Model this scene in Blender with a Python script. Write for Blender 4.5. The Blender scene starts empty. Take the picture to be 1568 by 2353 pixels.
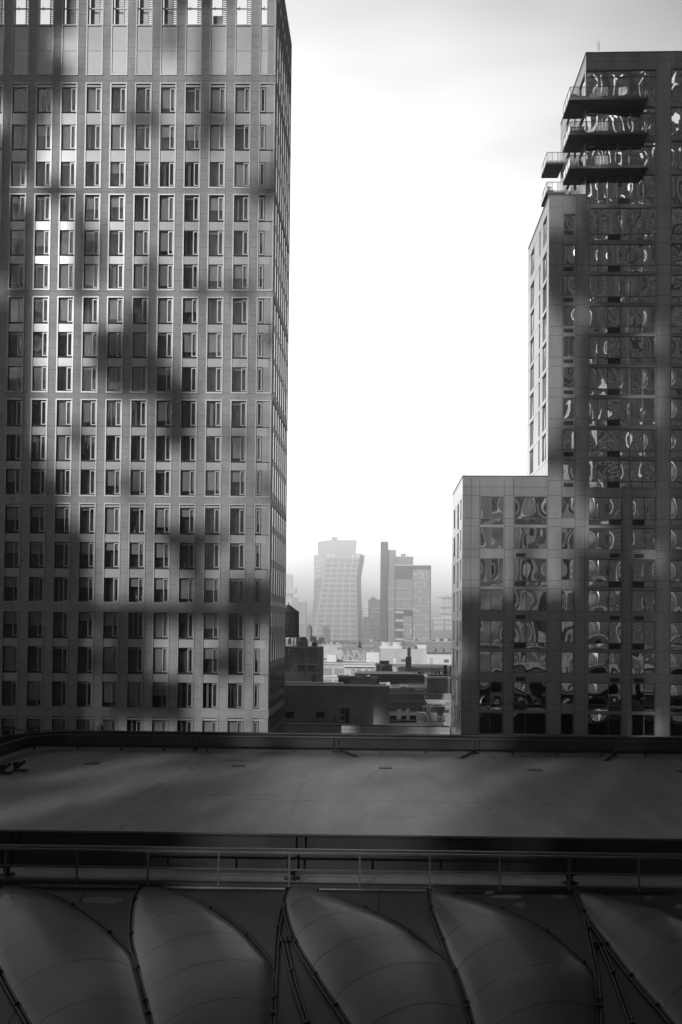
import bpy, math, random
from mathutils import Vector, Matrix
rnd = random.Random(7)
S = bpy.context.scene
COL = S.collection
R = math.radians

# ------------------------------------------------------------------ camera
HC = 52.0                       # camera height above the street
FPX = 2287.0                    # focal length on a 1568 x 2353 picture
PPX, PPY = 784.0, 1387.6        # principal point (the lens is shifted up)
YAW, PITCH, ROLL = 94.5 / FPX, 54.5 / FPX, 0.0098
CF = Vector((-math.sin(YAW) * math.cos(PITCH), math.cos(YAW) * math.cos(PITCH), math.sin(PITCH)))
_r0 = CF.cross(Vector((0, 0, 1))).normalized()
_u0 = _r0.cross(CF)
CR = _r0 * math.cos(ROLL) + _u0 * math.sin(ROLL)
CU = _u0 * math.cos(ROLL) - _r0 * math.sin(ROLL)
CLOC = Vector((0, 0, HC))
cd = bpy.data.cameras.new('camera')
cam = bpy.data.objects.new('camera', cd)
COL.objects.link(cam)
cam.matrix_world = Matrix(((CR.x, CU.x, -CF.x, 0), (CR.y, CU.y, -CF.y, 0), (CR.z, CU.z, -CF.z, HC), (0, 0, 0, 1)))
cd.sensor_fit = 'HORIZONTAL'
cd.sensor_width = 36.0
cd.lens = 36.0 * FPX / 1568.0
cd.shift_y = (PPY - 1176.5) / 1568.0
cd.clip_start = 0.5
cd.clip_end = 20000
S.camera = cam

# ------------------------------------------------------------------ light
SKY_DIM, SKY_BRIGHT = 0.04, 6.0
SUN_EL, SUN_AZ = R(20), R(20)      # behind the viewpoint, a little to its left
TOSUN = Vector((-math.sin(SUN_AZ) * math.cos(SUN_EL), -math.cos(SUN_AZ) * math.cos(SUN_EL), math.sin(SUN_EL)))
ld = bpy.data.lights.new('sun', 'SUN')
ld.energy = 3.2
ld.angle = R(0.48)
ld.color = (1, 1, 1)
lo = bpy.data.objects.new('sun', ld)
COL.objects.link(lo)
lo.rotation_euler = TOSUN.to_track_quat('Z', 'Y').to_euler()
lo.location = (0, 0, 400)

w = bpy.data.worlds.new('World')
S.world = w
w.use_nodes = True
nt = w.node_tree
bg = nt.nodes['Background']
sky = nt.nodes.new('ShaderNodeTexSky')
sky.sky_type = 'NISHITA'
sky.sun_disc = False
sky.sun_elevation = SUN_EL
sky.sun_rotation = math.atan2(TOSUN.x, TOSUN.y)
sky.dust_density = 5.0
sky.air_density = 1.0
bw = nt.nodes.new('ShaderNodeRGBToBW')
tc = nt.nodes.new('ShaderNodeTexCoord')
mp = nt.nodes.new('ShaderNodeMapping')
mp.inputs['Rotation'].default_value = (0, R(22), 0)
mp.inputs['Scale'].default_value = (1.0, 1.0, 4.0)
ns = nt.nodes.new('ShaderNodeTexNoise')
ns.inputs['Scale'].default_value = 2.6
ns.inputs['Detail'].default_value = 2.5
mr = nt.nodes.new('ShaderNodeMapRange')
mr.inputs['From Min'].default_value = 0.35
mr.inputs['From Max'].default_value = 0.65
mr.inputs['To Min'].default_value = 0.72
mr.inputs['To Max'].default_value = 1.08
mu = nt.nodes.new('ShaderNodeMath')
mu.operation = 'MULTIPLY'
nt.links.new(sky.outputs[0], bw.inputs[0])
nt.links.new(tc.outputs['Generated'], mp.inputs[0])
nt.links.new(mp.outputs[0], ns.inputs['Vector'])
nt.links.new(ns.outputs[0], mr.inputs['Value'])
nt.links.new(bw.outputs[0], mu.inputs[0])
nt.links.new(mr.outputs[0], mu.inputs[1])
# direction mask put into the sky colour: brighter ahead and left, dim behind
dt = nt.nodes.new('ShaderNodeVectorMath'); dt.operation = 'DOT_PRODUCT'
dt.inputs[1].default_value = (-0.58, 0.81, 0.08)
cm = nt.nodes.new('ShaderNodeMapRange'); cm.interpolation_type = 'SMOOTHSTEP'
cm.inputs['From Min'].default_value = 0.2; cm.inputs['From Max'].default_value = 1.0
cm.inputs['To Min'].default_value = SKY_DIM; cm.inputs['To Max'].default_value = SKY_BRIGHT
m2 = nt.nodes.new('ShaderNodeMath'); m2.operation = 'MULTIPLY'
nt.links.new(tc.outputs['Generated'], dt.inputs[0])
nt.links.new(dt.outputs['Value'], cm.inputs['Value'])
nt.links.new(mu.outputs[0], m2.inputs[0]); nt.links.new(cm.outputs[0], m2.inputs[1])
# the added brightness is strongest towards the horizon
sz = nt.nodes.new('ShaderNodeSeparateXYZ'); nt.links.new(tc.outputs['Generated'], sz.inputs[0])
hz_ = nt.nodes.new('ShaderNodeMapRange'); hz_.interpolation_type = 'SMOOTHSTEP'
hz_.inputs['From Min'].default_value = 0.04; hz_.inputs['From Max'].default_value = 0.36
hz_.inputs['To Min'].default_value = 1.0; hz_.inputs['To Max'].default_value = 0.74
nt.links.new(sz.outputs[2], hz_.inputs['Value'])
m3 = nt.nodes.new('ShaderNodeMath'); m3.operation = 'MULTIPLY'
nt.links.new(m2.outputs[0], m3.inputs[0]); nt.links.new(hz_.outputs[0], m3.inputs[1])
nt.links.new(m3.outputs[0], bg.inputs['Color'])
bg.inputs['Strength'].default_value = 0.15
S.view_settings.view_transform = 'Standard'
S.view_settings.look = 'None'
S.view_settings.exposure = 0.12
S.view_settings.gamma = 1.0
HAZE_DENSITY = 0.00021
S.cycles.max_bounces = 6
S.cycles.diffuse_bounces = 2
S.cycles.glossy_bounces = 3
S.cycles.transmission_bounces = 3
S.cycles.transparent_max_bounces = 12
S.cycles.volume_bounces = 2
S.cycles.use_denoising = True
S.cycles.sample_clamp_indirect = 4.0

# ------------------------------------------------------------------ helpers
def ray(x, y):
    return CF * FPX + CR * (x - PPX) - CU * (y - PPY)

def PY(x, y, Y):                       # the point at depth Y seen at (x, y)
    d = ray(x, y)
    return CLOC + d * (Y / d.y)

def PZ(x, y, z):                       # the point at height z seen at (x, y)
    d = ray(x, y)
    return CLOC + d * ((z - HC) / d.z)

class Frame:
    """u along a wall, n out of it, z up"""
    def __init__(s, ox, oy, ang=0.0, ux=None, uy=None):
        s.o = Vector((ox, oy, 0))
        s.U = Vector((math.cos(ang), math.sin(ang), 0)) if ux is None else Vector((ux, uy, 0)).normalized()
        s.N = Vector((s.U.y, -s.U.x, 0))
    def pt(s, u, n, z):
        return s.o + s.U * u + s.N * n + Vector((0, 0, z))
    def hit(s, x, y, n=0.0):
        d = ray(x, y)
        p0 = s.o + s.N * n
        t = (p0 - CLOC).dot(s.N) / d.dot(s.N)
        p = CLOC + d * t
        return (p - s.o).dot(s.U), p.z

WF = Frame(0, 0)

class MB:
    def __init__(s):
        s.v, s.f, s.m, s.sm, s.uv = [], [], [], [], None
    def quad(s, a, b, c, d, m=0, smooth=False):
        i = len(s.v)
        s.v += [tuple(a), tuple(b), tuple(c), tuple(d)]
        s.f.append((i, i + 1, i + 2, i + 3)); s.m.append(m); s.sm.append(smooth)
    def hexa(s, p, m=0):               # 8 points: bottom 0-3, top 4-7
        i = len(s.v)
        s.v += [tuple(q) for q in p]
        for f in ((0, 3, 2, 1), (4, 5, 6, 7), (0, 1, 5, 4), (1, 2, 6, 5), (2, 3, 7, 6), (3, 0, 4, 7)):
            s.f.append(tuple(i + k for k in f)); s.m.append(m); s.sm.append(False)
    def box(s, F, u0, u1, n0, n1, z0, z1, m=0):
        s.hexa([F.pt(u0, n1, z0), F.pt(u1, n1, z0), F.pt(u1, n0, z0), F.pt(u0, n0, z0),
                F.pt(u0, n1, z1), F.pt(u1, n1, z1), F.pt(u1, n0, z1), F.pt(u0, n0, z1)], m)
    def wbox(s, x0, x1, y0, y1, z0, z1, m=0):
        s.box(WF, x0, x1, -y1, -y0, z0, z1, m)
    def tube(s, pts, r, seg=8, m=0, r1=None, caps=True):
        pts = [Vector(p) for p in pts]
        n = len(pts); base = len(s.v); a0 = None
        for k, p in enumerate(pts):
            t = (pts[min(k + 1, n - 1)] - pts[max(k - 1, 0)]).normalized()
            if a0 is None:
                a0 = t.orthogonal().normalized()
            a0 = (a0 - t * a0.dot(t)).normalized()
            b0 = t.cross(a0)
            rr = r if r1 is None else r + (r1 - r) * k / max(1, n - 1)
            for j in range(seg):
                a = 2 * math.pi * j / seg
                s.v.append(tuple(p + a0 * math.cos(a) * rr + b0 * math.sin(a) * rr))
        for k in range(n - 1):
            for j in range(seg):
                a = base + k * seg + j; b = base + k * seg + (j + 1) % seg
                s.f.append((a, b, b + seg, a + seg)); s.m.append(m); s.sm.append(seg > 5)
        if caps:
            s.f.append(tuple(base + j for j in reversed(range(seg)))); s.m.append(m); s.sm.append(False)
            s.f.append(tuple(base + (n - 1) * seg + j for j in range(seg))); s.m.append(m); s.sm.append(False)
    def bar(s, a, b, w, h, m=0):       # rectangular bar between two points
        a, b = Vector(a), Vector(b)
        t = (b - a).normalized()
        x = t.cross(Vector((0, 0, 1)))
        x = Vector((1, 0, 0)) if x.length < 1e-4 else x.normalized()
        y = x.cross(t)
        x = x * w / 2; y = y * h / 2
        s.hexa([a - x - y, a + x - y, a + x + y, a - x + y, b - x - y, b + x - y, b + x + y, b - x + y], m)
    def lathe(s, c, prof, seg=24, m=0, smooth=True, mats=None):
        base = len(s.v)
        for r, z in prof:
            for j in range(seg):
                a = 2 * math.pi * j / seg
                s.v.append((c[0] + r * math.cos(a), c[1] + r * math.sin(a), c[2] + z))
        for k in range(len(prof) - 1):
            for j in range(seg):
                a = base + k * seg + j; b = base + k * seg + (j + 1) % seg
                s.f.append((a, b, b + seg, a + seg)); s.m.append(mats[k] if mats else m); s.sm.append(smooth)
    def sweep(s, pts, prof, m=0):      # profile of (offset, z) swept along a level path of (x, y)
        n = len(pts); base = len(s.v); k_ = len(prof)
        for i, p in enumerate(pts):
            a = pts[max(i - 1, 0)]; b = pts[min(i + 1, n - 1)]
            t = Vector((b[0] - a[0], b[1] - a[1])).normalized()
            nn = Vector((t.y, -t.x))
            for o, z in prof:
                s.v.append((p[0] + nn.x * o, p[1] + nn.y * o, z))
        for i in range(n - 1):
            for j in range(k_):
                a = base + i * k_ + j; b = base + i * k_ + (j + 1) % k_
                s.f.append((a, b, b + k_, a + k_)); s.m.append(m); s.sm.append(False)
        s.f.append(tuple(base + j for j in reversed(range(k_)))); s.m.append(m); s.sm.append(False)
        s.f.append(tuple(base + (n - 1) * k_ + j for j in range(k_))); s.m.append(m); s.sm.append(False)
    def build(s, name, mats, parent=None, label=None, kind=None):
        me = bpy.data.meshes.new(name)
        me.from_pydata(s.v, [], s.f)
        if not isinstance(mats, (list, tuple)):
            mats = [mats]
        for mt in mats:
            me.materials.append(mt)
        me.polygons.foreach_set('material_index', s.m)
        me.polygons.foreach_set('use_smooth', s.sm)
        if s.uv:
            l = me.uv_layers.new(name='UVMap')
            for lp in me.loops:
                l.data[lp.index].uv = s.uv[lp.vertex_index]
        me.update()
        o = bpy.data.objects.new(name, me)
        COL.objects.link(o)
        if parent:
            o.parent = parent
            o.matrix_parent_inverse = Matrix.Translation(-parent.matrix_world.translation) if parent.type == 'EMPTY' else Matrix.Identity(4)
        if label: o['label'] = label
        if kind: o['kind'] = kind
        return o

def tag(o, label, cat, group=None, kind=None):
    o['label'] = label; o['category'] = cat
    if group: o['group'] = group
    if kind: o['kind'] = kind
    return o

def thing(name, label, cat, loc=(0, 0, 0), group=None):
    o = bpy.data.objects.new(name, None)
    o.empty_display_size = 0.5
    COL.objects.link(o)
    o.matrix_world = Matrix.Translation(Vector(loc))
    return tag(o, label, cat, group)

# ------------------------------------------------------------------ materials
def mat(name, c, rough=0.7, metal=0.0, var=0.0, scale=1.0, bump=0.0, bscale=None, spec=0.4, coat=0.0, stretch=None, detail=4.0, fine=0.0):
    m = bpy.data.materials.new(name)
    m.use_nodes = True
    t = m.node_tree
    b = t.nodes['Principled BSDF']
    b.inputs['Base Color'].default_value = (c, c, c, 1)
    b.inputs['Roughness'].default_value = rough
    b.inputs['Metallic'].default_value = metal
    b.inputs['Specular IOR Level'].default_value = spec
    b.inputs['Coat Weight'].default_value = coat
    if var or bump or fine:
        co = t.nodes.new('ShaderNodeTexCoord')
        mpn = t.nodes.new('ShaderNodeMapping')
        if stretch: mpn.inputs['Scale'].default_value = stretch
        t.links.new(co.outputs['Object'], mpn.inputs[0])
        n = t.nodes.new('ShaderNodeTexNoise')
        n.inputs['Scale'].default_value = scale
        n.inputs['Detail'].default_value = detail
        n.inputs['Roughness'].default_value = 0.6
        t.links.new(mpn.outputs[0], n.inputs['Vector'])
        if var:
            r = t.nodes.new('ShaderNodeMapRange')
            r.inputs['From Min'].default_value = 0.3; r.inputs['From Max'].default_value = 0.7
            r.inputs['To Min'].default_value = c * (1 - var); r.inputs['To Max'].default_value = min(0.9, c * (1 + var))
            t.links.new(n.outputs[0], r.inputs['Value'])
            last = r.outputs[0]
            if fine:
                n3 = t.nodes.new('ShaderNodeTexNoise')
                n3.inputs['Scale'].default_value = 9.0; n3.inputs['Detail'].default_value = 3
                t.links.new(co.outputs['Object'], n3.inputs['Vector'])
                r3 = t.nodes.new('ShaderNodeMapRange')
                r3.inputs['From Min'].default_value = 0.3; r3.inputs['From Max'].default_value = 0.7
                r3.inputs['To Min'].default_value = 1 - fine; r3.inputs['To Max'].default_value = 1 + fine
                t.links.new(n3.outputs[0], r3.inputs['Value'])
                mm = t.nodes.new('ShaderNodeMath'); mm.operation = 'MULTIPLY'
                t.links.new(last, mm.inputs[0]); t.links.new(r3.outputs[0], mm.inputs[1])
                last = mm.outputs[0]
            t.links.new(last, b.inputs['Base Color'])
        if bump:
            n2 = n
            if bscale:
                n2 = t.nodes.new('ShaderNodeTexNoise')
                n2.inputs['Scale'].default_value = bscale; n2.inputs['Detail'].default_value = 2
                t.links.new(mpn.outputs[0], n2.inputs['Vector'])
            bn = t.nodes.new('ShaderNodeBump')
            bn.inputs['Distance'].default_value = bump
            t.links.new(n2.outputs[0], bn.inputs['Height'])
            t.links.new(bn.outputs[0], b.inputs['Normal'])
    return m

def brick_mat(name, c, mortar, bw_, bh, msize=0.02, var=0.15, rough=0.85):
    m = mat(name, c, rough)
    t = m.node_tree
    b = t.nodes['Principled BSDF']
    co = t.nodes.new('ShaderNodeTexCoord')
    sp = t.nodes.new('ShaderNodeSeparateXYZ')
    cb = t.nodes.new('ShaderNodeCombineXYZ')
    ad = t.nodes.new('ShaderNodeMath'); ad.operation = 'ADD'
    t.links.new(co.outputs['Object'], sp.inputs[0])
    t.links.new(sp.outputs[0], ad.inputs[0]); t.links.new(sp.outputs[1], ad.inputs[1])
    t.links.new(ad.outputs[0], cb.inputs[0]); t.links.new(sp.outputs[2], cb.inputs[1])
    k = t.nodes.new('ShaderNodeTexBrick')
    k.inputs['Scale'].default_value = 1.0
    k.inputs['Brick Width'].default_value = bw_; k.inputs['Row Height'].default_value = bh
    k.inputs['Mortar Size'].default_value = msize
    k.inputs['Color1'].default_value = (c * (1 - var),) * 3 + (1,)
    k.inputs['Color2'].default_value = (c * (1 + var),) * 3 + (1,)
    k.inputs['Mortar'].default_value = (mortar,) * 3 + (1,)
    t.links.new(cb.outputs[0], k.inputs['Vector'])
    n = t.nodes.new('ShaderNodeTexNoise'); n.inputs['Scale'].default_value = 0.35; n.inputs['Detail'].default_value = 5
    t.links.new(co.outputs['Object'], n.inputs['Vector'])
    r = t.nodes.new('ShaderNodeMapRange')
    r.inputs['From Min'].default_value = 0.3; r.inputs['From Max'].default_value = 0.7
    r.inputs['To Min'].default_value = 0.75; r.inputs['To Max'].default_value = 1.25
    t.links.new(n.outputs[0], r.inputs['Value'])
    mx = t.nodes.new('ShaderNodeVectorMath'); mx.operation = 'SCALE'
    t.links.new(k.outputs[0], mx.inputs[0]); t.links.new(r.outputs[0], mx.inputs['Scale'])
    t.links.new(mx.outputs[0], b.inputs['Base Color'])
    return m

def glass_mat(name, tint, refl, rough=0.02, wav=0.0, wscale=0.6):
    """see-through pane that also mirrors what stands in front of it"""
    m = bpy.data.materials.new(name); m.use_nodes = True
    t = m.node_tree; t.nodes.clear()
    out = t.nodes.new('ShaderNodeOutputMaterial')
    tr = t.nodes.new('ShaderNodeBsdfTransparent'); tr.inputs[0].default_value = (tint,) * 3 + (1,)
    gl = t.nodes.new('ShaderNodeBsdfGlossy'); gl.inputs['Roughness'].default_value = rough
    gl.inputs[0].default_value = (0.85,) * 3 + (1,)
    lw = t.nodes.new('ShaderNodeFresnel'); lw.inputs[0].default_value = 1.5
    ma = t.nodes.new('ShaderNodeMath'); ma.operation = 'ADD'; ma.inputs[1].default_value = refl; ma.use_clamp = True
    mx = t.nodes.new('ShaderNodeMixShader')
    t.links.new(lw.outputs[0], ma.inputs[0]); t.links.new(ma.outputs[0], mx.inputs[0])
    t.links.new(tr.outputs[0], mx.inputs[1]); t.links.new(gl.outputs[0], mx.inputs[2])
    t.links.new(mx.outputs[0], out.inputs[0])
    if wav:
        co = t.nodes.new('ShaderNodeTexCoord')
        n = t.nodes.new('ShaderNodeTexNoise'); n.inputs['Scale'].default_value = wscale; n.inputs['Detail'].default_value = 0.6
        t.links.new(co.outputs['Object'], n.inputs['Vector'])
        bn = t.nodes.new('ShaderNodeBump'); bn.inputs['Distance'].default_value = wav
        t.links.new(n.outputs[0], bn.inputs['Height']); t.links.new(bn.outputs[0], gl.inputs['Normal'])
    return m

M = {}
M['stone'] = mat('grey_stone', 0.24, 0.55, var=0.18, scale=0.35, bump=0.004, bscale=8, fine=0.14)
M['joint'] = mat('dark_joint', 0.05, 0.9)
M['alu'] = mat('pale_aluminium', 0.28, 0.38, metal=0.25, var=0.05, scale=0.5)
M['spandrel'] = mat('spandrel_glass', 0.36, 0.22, var=0.08, scale=0.3, coat=0.4)
M['screen'] = mat('frosted_screen', 0.44, 0.35, var=0.08, scale=0.25, coat=0.3)
M['dark_metal'] = mat('dark_painted_steel', 0.014, 0.5, var=0.25, scale=0.7, spec=0.3)
M['black'] = mat('black_gasket', 0.015, 0.6)
M['interior'] = mat('room_interior', 0.10, 0.9, var=0.4, scale=0.5)
M['blind'] = mat('roller_blind', 0.5, 0.9)
M['curtain'] = mat('curtain_cloth', 0.4, 0.9, var=0.5, scale=1.0, stretch=(8, 8, 0.2))
M['glass'] = glass_mat('window_glass', 0.6, 0.05, 0.03, wav=0.012, wscale=0.5)
M['mirror'] = glass_mat('coated_wavy_glass', 0.12, 0.55, 0.02, wav=0.075, wscale=0.45)
M['bglass'] = glass_mat('balcony_glass', 0.8, 0.06, 0.02)
M['concrete'] = mat('pale_cladding', 0.21, 0.3, spec=0.6, coat=0.35, var=0.16, scale=0.9, fine=0.12, stretch=(1, 1, .22))
M['grille'] = mat('vent_grille', 0.03, 0.7)
M['soffit'] = mat('balcony_concrete', 0.11, 0.85, var=0.15, scale=0.8)
M['frame_dark'] = mat('dark_window_frame', 0.10, 0.45, metal=0.2)
M['roof'] = mat('roof_membrane', 0.12, 0.55, var=0.28, scale=0.5, bump=0.012, bscale=0.9, stretch=(1.6, 0.3, 1), fine=0.22, detail=7)
M['roof_patch'] = mat('roof_patch', 0.09, 0.6, var=0.1, scale=1)
M['lap'] = mat('membrane_lap', 0.105, 0.55, var=0.4, scale=0.7)
M['crack'] = mat('crack_dirt', 0.05, 0.9)
M['shell'] = mat('dark_shell_sheet', 0.018, 0.5, var=0.25, scale=0.6)
M['puddle'] = mat('pale_residue', 0.12, 0.6, var=0.3, scale=2)
M['brick'] = brick_mat('dark_brick', 0.20, 0.24, 0.24, 0.08, 0.012)
M['brick2'] = brick_mat('mid_brick', 0.30, 0.34, 0.24, 0.08, 0.012)
M['white_brick'] = brick_mat('white_brick', 0.5, 0.4, 0.3, 0.1, 0.015, 0.06)
M['tile'] = brick_mat('pale_tile', 0.42, 0.22, 0.9, 0.45, 0.02, 0.12)
M['pale'] = mat('pale_render', 0.5, 0.8, var=0.12, scale=0.3)
M['white'] = mat('white_paint', 0.68, 0.55, var=0.08, scale=0.5)
M['lead'] = mat('roof_cap_metal', 0.6, 0.45, var=0.05)
M['wood'] = mat('weathered_wood', 0.22, 0.85, var=0.4, scale=1.0, stretch=(5, 5, 0.4))
M['slat'] = mat('dark_slats', 0.13, 0.6, var=0.3, scale=0.6)
M['steel'] = mat('galvanised_steel', 0.5, 0.5, metal=0.3)
M['farwall'] = mat('far_concrete', 0.40, 0.8, var=0.05, scale=0.05)
M['farglass'] = mat('far_window', 0.16, 0.5, var=0.2, scale=0.1)
M['fardark'] = mat('far_dark_cladding', 0.09, 0.7, var=0.08, scale=0.05)
M['farmid'] = mat('far_mid_cladding', 0.25, 0.7, var=0.08, scale=0.05)
M['sideglass'] = mat('side_glazing', 0.03, 0.08, spec=0.7, var=0.3, scale=0.4)
M['rail'] = mat('worn_rail_steel', 0.05, 0.5, metal=0.2, var=0.3, scale=0.8)
M['asphalt'] = mat('asphalt', 0.05, 0.9, var=0.2, scale=0.1)
M['leaf'] = mat('foliage', 0.05, 0.8, var=0.3, scale=2)

def cushion_mat():
    m = mat('air_cushion_foil', 0.14, 0.42, spec=0.3, coat=0.2)
    t = m.node_tree; b = t.nodes['Principled BSDF']
    b.inputs['Coat Roughness'].default_value = 0.12
    uv = t.nodes.new('ShaderNodeUVMap')
    sp = t.nodes.new('ShaderNodeSeparateXYZ'); t.links.new(uv.outputs[0], sp.inputs[0])
    fr = t.nodes.new('ShaderNodeMath'); fr.operation = 'FRACT'; t.links.new(sp.outputs[1], fr.inputs[0])
    lt = t.nodes.new('ShaderNodeMath'); lt.operation = 'LESS_THAN'; lt.inputs[1].default_value = 0.035
    t.links.new(fr.outputs[0], lt.inputs[0])
    n = t.nodes.new('ShaderNodeTexNoise'); n.inputs['Scale'].default_value = 1.1; n.inputs['Detail'].default_value = 4
    t.links.new(uv.outputs[0], n.inputs['Vector'])
    r = t.nodes.new('ShaderNodeMapRange'); r.inputs['From Min'].default_value = 0.3; r.inputs['From Max'].default_value = 0.7
    r.inputs['To Min'].default_value = 0.034; r.inputs['To Max'].default_value = 0.055
    t.links.new(n.outputs[0], r.inputs['Value'])
    mx = t.nodes.new('ShaderNodeMix'); mx.data_type = 'FLOAT'
    t.links.new(lt.outputs[0], mx.inputs[0]); t.links.new(r.outputs[0], mx.inputs[2]); mx.inputs[3].default_value = 0.006
    t.links.new(mx.outputs[0], b.inputs['Base Color'])
    return m
M['cushion'] = cushion_mat()

# ------------------------------------------------------------------ ground
g = MB(); g.quad((-3000, -900, 0), (3000, -900, 0), (3000, 4900, 0), (-3000, 4900, 0))
g.build('ground', M['asphalt'], kind='structure')

# ------------------------------------------------------------------ left tower
YL = 95.0
_c = PY(618.9, 1440, YL)
LF = Frame(_c.x, _c.y, 0.025)                     # front, u = 0 at its right corner
LS = Frame(_c.x, _c.y, ux=0, uy=1)                # right hand side
zL = lambda y, x=600: LF.hit(x, y)[1]
uL = lambda x, y=220: LF.hit(x, y)[0]
tower = thing('stone_tower', 'tall grey stone tower with narrow windows in pale metal surrounds, filling the left', 'building', (_c.x - 15, _c.y + 8, 0))
uc = [uL(x) for x in (26.4, 83.5, 139.3, 195.6, 252.8, 310.3, 367, 424.2, 481.3, 538.5, 595.6)]
pitch = (uc[-1] - uc[0]) / 10
u_first = uc[-1]
cols = [u_first - k * pitch for k in range(0, 14)]   # left edges of the bays, from the corner
fw = uL(577.5) - uL(538.5)                            # width of a bay surround
UL0 = cols[-1] - 1.2
DEPTH = 15.6
groups = [
    (190, 433.4, [(201, 256.7), (286.6, 342.4), (372.3, 427.7)], True),
    (446, 668.6, [(451.4, 506.4), (530, 586), (608, 663.4)], False),
    (682.7, 905, [(687, 742.5), (765, 821), (844.5, 900)], False),
    (919, 1144, [(923.6, 980), (1003, 1060), (1082, 1139)], False),
    (1158.7, 1390, [(1169.6, 1226.8), (1249.6, 1307), (1331, 1386.8)], True),
    (1407, 1633, [(1411, 1468), (1491, 1548.6), (1571.4, 1628.6)], False),
    (1648, 1880, [(1659, 1716), (1738, 1795), (1818, 1875)], True),
]
ztop_deck = zL(57)
ztop = LS.hit(667.8, 96.7)[1]
wall = MB()
# body behind the windows
wall.hexa([LF.pt(UL0, -0.9, 0), LF.pt(-0.9, -0.9, 0), Vector((_c.x - 0.9, _c.y + DEPTH, 0)), LF.pt(UL0, -DEPTH, 0),
           LF.pt(UL0, -0.9, ztop_deck), LF.pt(-0.9, -0.9, ztop_deck), Vector((_c.x - 0.9, _c.y + DEPTH, ztop_deck)), LF.pt(UL0, -DEPTH, ztop_deck)], 2)
zlast = zL(1880)
wall.box(LF, UL0, 0, -0.9, -0.002, 0, zlast, 0)
# piers
for k, u in enumerate(cols):
    right = 0.0 if k == 0 else cols[k - 1]
    if k > 0:
        wall.box(LF, u + fw, right, -0.9, 0, zlast, ztop, 0)
        zz = zlast + 0.4
        while zz < ztop:
            wall.box(LF, u + fw, right, -0.01, 0.003, zz, zz + 0.022, 1)
            zz += 1.09
        # thin dark lines beside the surrounds
wall.box(LF, UL0, cols[-1], -0.9, 0, zlast, ztop, 0)
# bands between the groups
bands = [(173, 190)] + [(groups[i][1], groups[i + 1][0]) for i in range(6)]
for a, b in bands:
    z1, z0 = zL(a), zL(b)
    for k, u in enumerate(cols):
        wall.box(LF, u, (u + fw) if k else 0.0, -0.9, -0.004, z0, z1, 0)
        wall.box(LF, u + fw * 0.5, u + fw * 0.5 + 0.02, -0.01, 0.0, z0, z1, 1)
wall.build('wall', [M['stone'], M['joint'], M['interior']], tower)

def lwindow(mb, F, u0, u1, z0, z1, mirror, seed):
    """materials: 0 alu 1 gasket 2 glass 3 blind 4 curtain"""
    q = random.Random(seed)
    n = -0.16
    W = u1 - u0
    a, b = (u0 + W * 0.62, u1) if not mirror else (u0, u0 + W * 0.36)
    fa, fb = (u0, a) if not mirror else (b, u1)
    g_ = 0.035
    # gasket ring
    mb.box(F, u0, u1, n - .05, n + .03, z1 - g_, z1, 1)
    mb.box(F, u0, u1, n - .05, n + .03, z0, z0 + g_ * 1.5, 1)
    mb.box(F, u0, u0 + g_, n - .05, n + .03, z0 + g_ * 1.5, z1 - g_, 1)
    mb.box(F, u1 - g_, u1, n - .05, n + .03, z0 + g_ * 1.5, z1 - g_, 1)
    # fixed pane
    mb.quad(F.pt(fa + g_, n, z0 + .05), F.pt(fb, n, z0 + .05), F.pt(fb, n, z1 - g_), F.pt(fa + g_, n, z1 - g_), 2)
    # casement
    sa, sb = a, b - g_ * (0 if mirror else 1)
    if mirror: sa += g_
    sw = 0.085
    t0, t1 = z0 + .06, z1 - .05
    mb.box(F, sa, sa + sw, n + .0, n + .09, t0, t1, 0)
    mb.box(F, sb - sw, sb, n + .0, n + .09, t0, t1, 0)
    mb.box(F, sa + sw, sb - sw, n + .0, n + .09, t0, t0 + sw, 0)
    mb.box(F, sa + sw, sb - sw, n + .0, n + .09, t1 - sw, t1, 0)
    mb.quad(F.pt(sa + sw, n + .03, t0 + sw), F.pt(sb - sw, n + .03, t0 + sw), F.pt(sb - sw, n + .03, t1 - sw), F.pt(sa + sw, n + .03, t1 - sw), 2)
    r = q.random()
    H = z1 - z0
    h = 0
    dk_ = .5 if z1 < 66 else 1
    if r < 0.20 * dk_: h = 1.0
    elif r < 0.34 * dk_: h = 0.75 + q.random() * 0.15
    elif r < 0.50: h = 0.3 + q.random() * 0.35
    elif r < 0.66: h = 0.10
    if h:
        mb.quad(F.pt(u0 + .05, n - .16, z1 - H * h + .01), F.pt(u1 - .05, n - .16, z1 - H * h + .01), F.pt(u1 - .05, n - .16, z1), F.pt(u0 + .05, n - .16, z1), 3)
    if r > 0.62 and q.random() < 0.6:
        k = q.choice([0.04, W * 0.55, W * 0.2])
        w_ = q.choice([0.12, 0.2, 0.3])
        mb.quad(F.pt(u0 + k, n - .3, z0), F.pt(u0 + k + w_, n - .3, z0), F.pt(u0 + k + w_, n - .3, z1), F.pt(u0 + k, n - .3, z1), 4)

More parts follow.
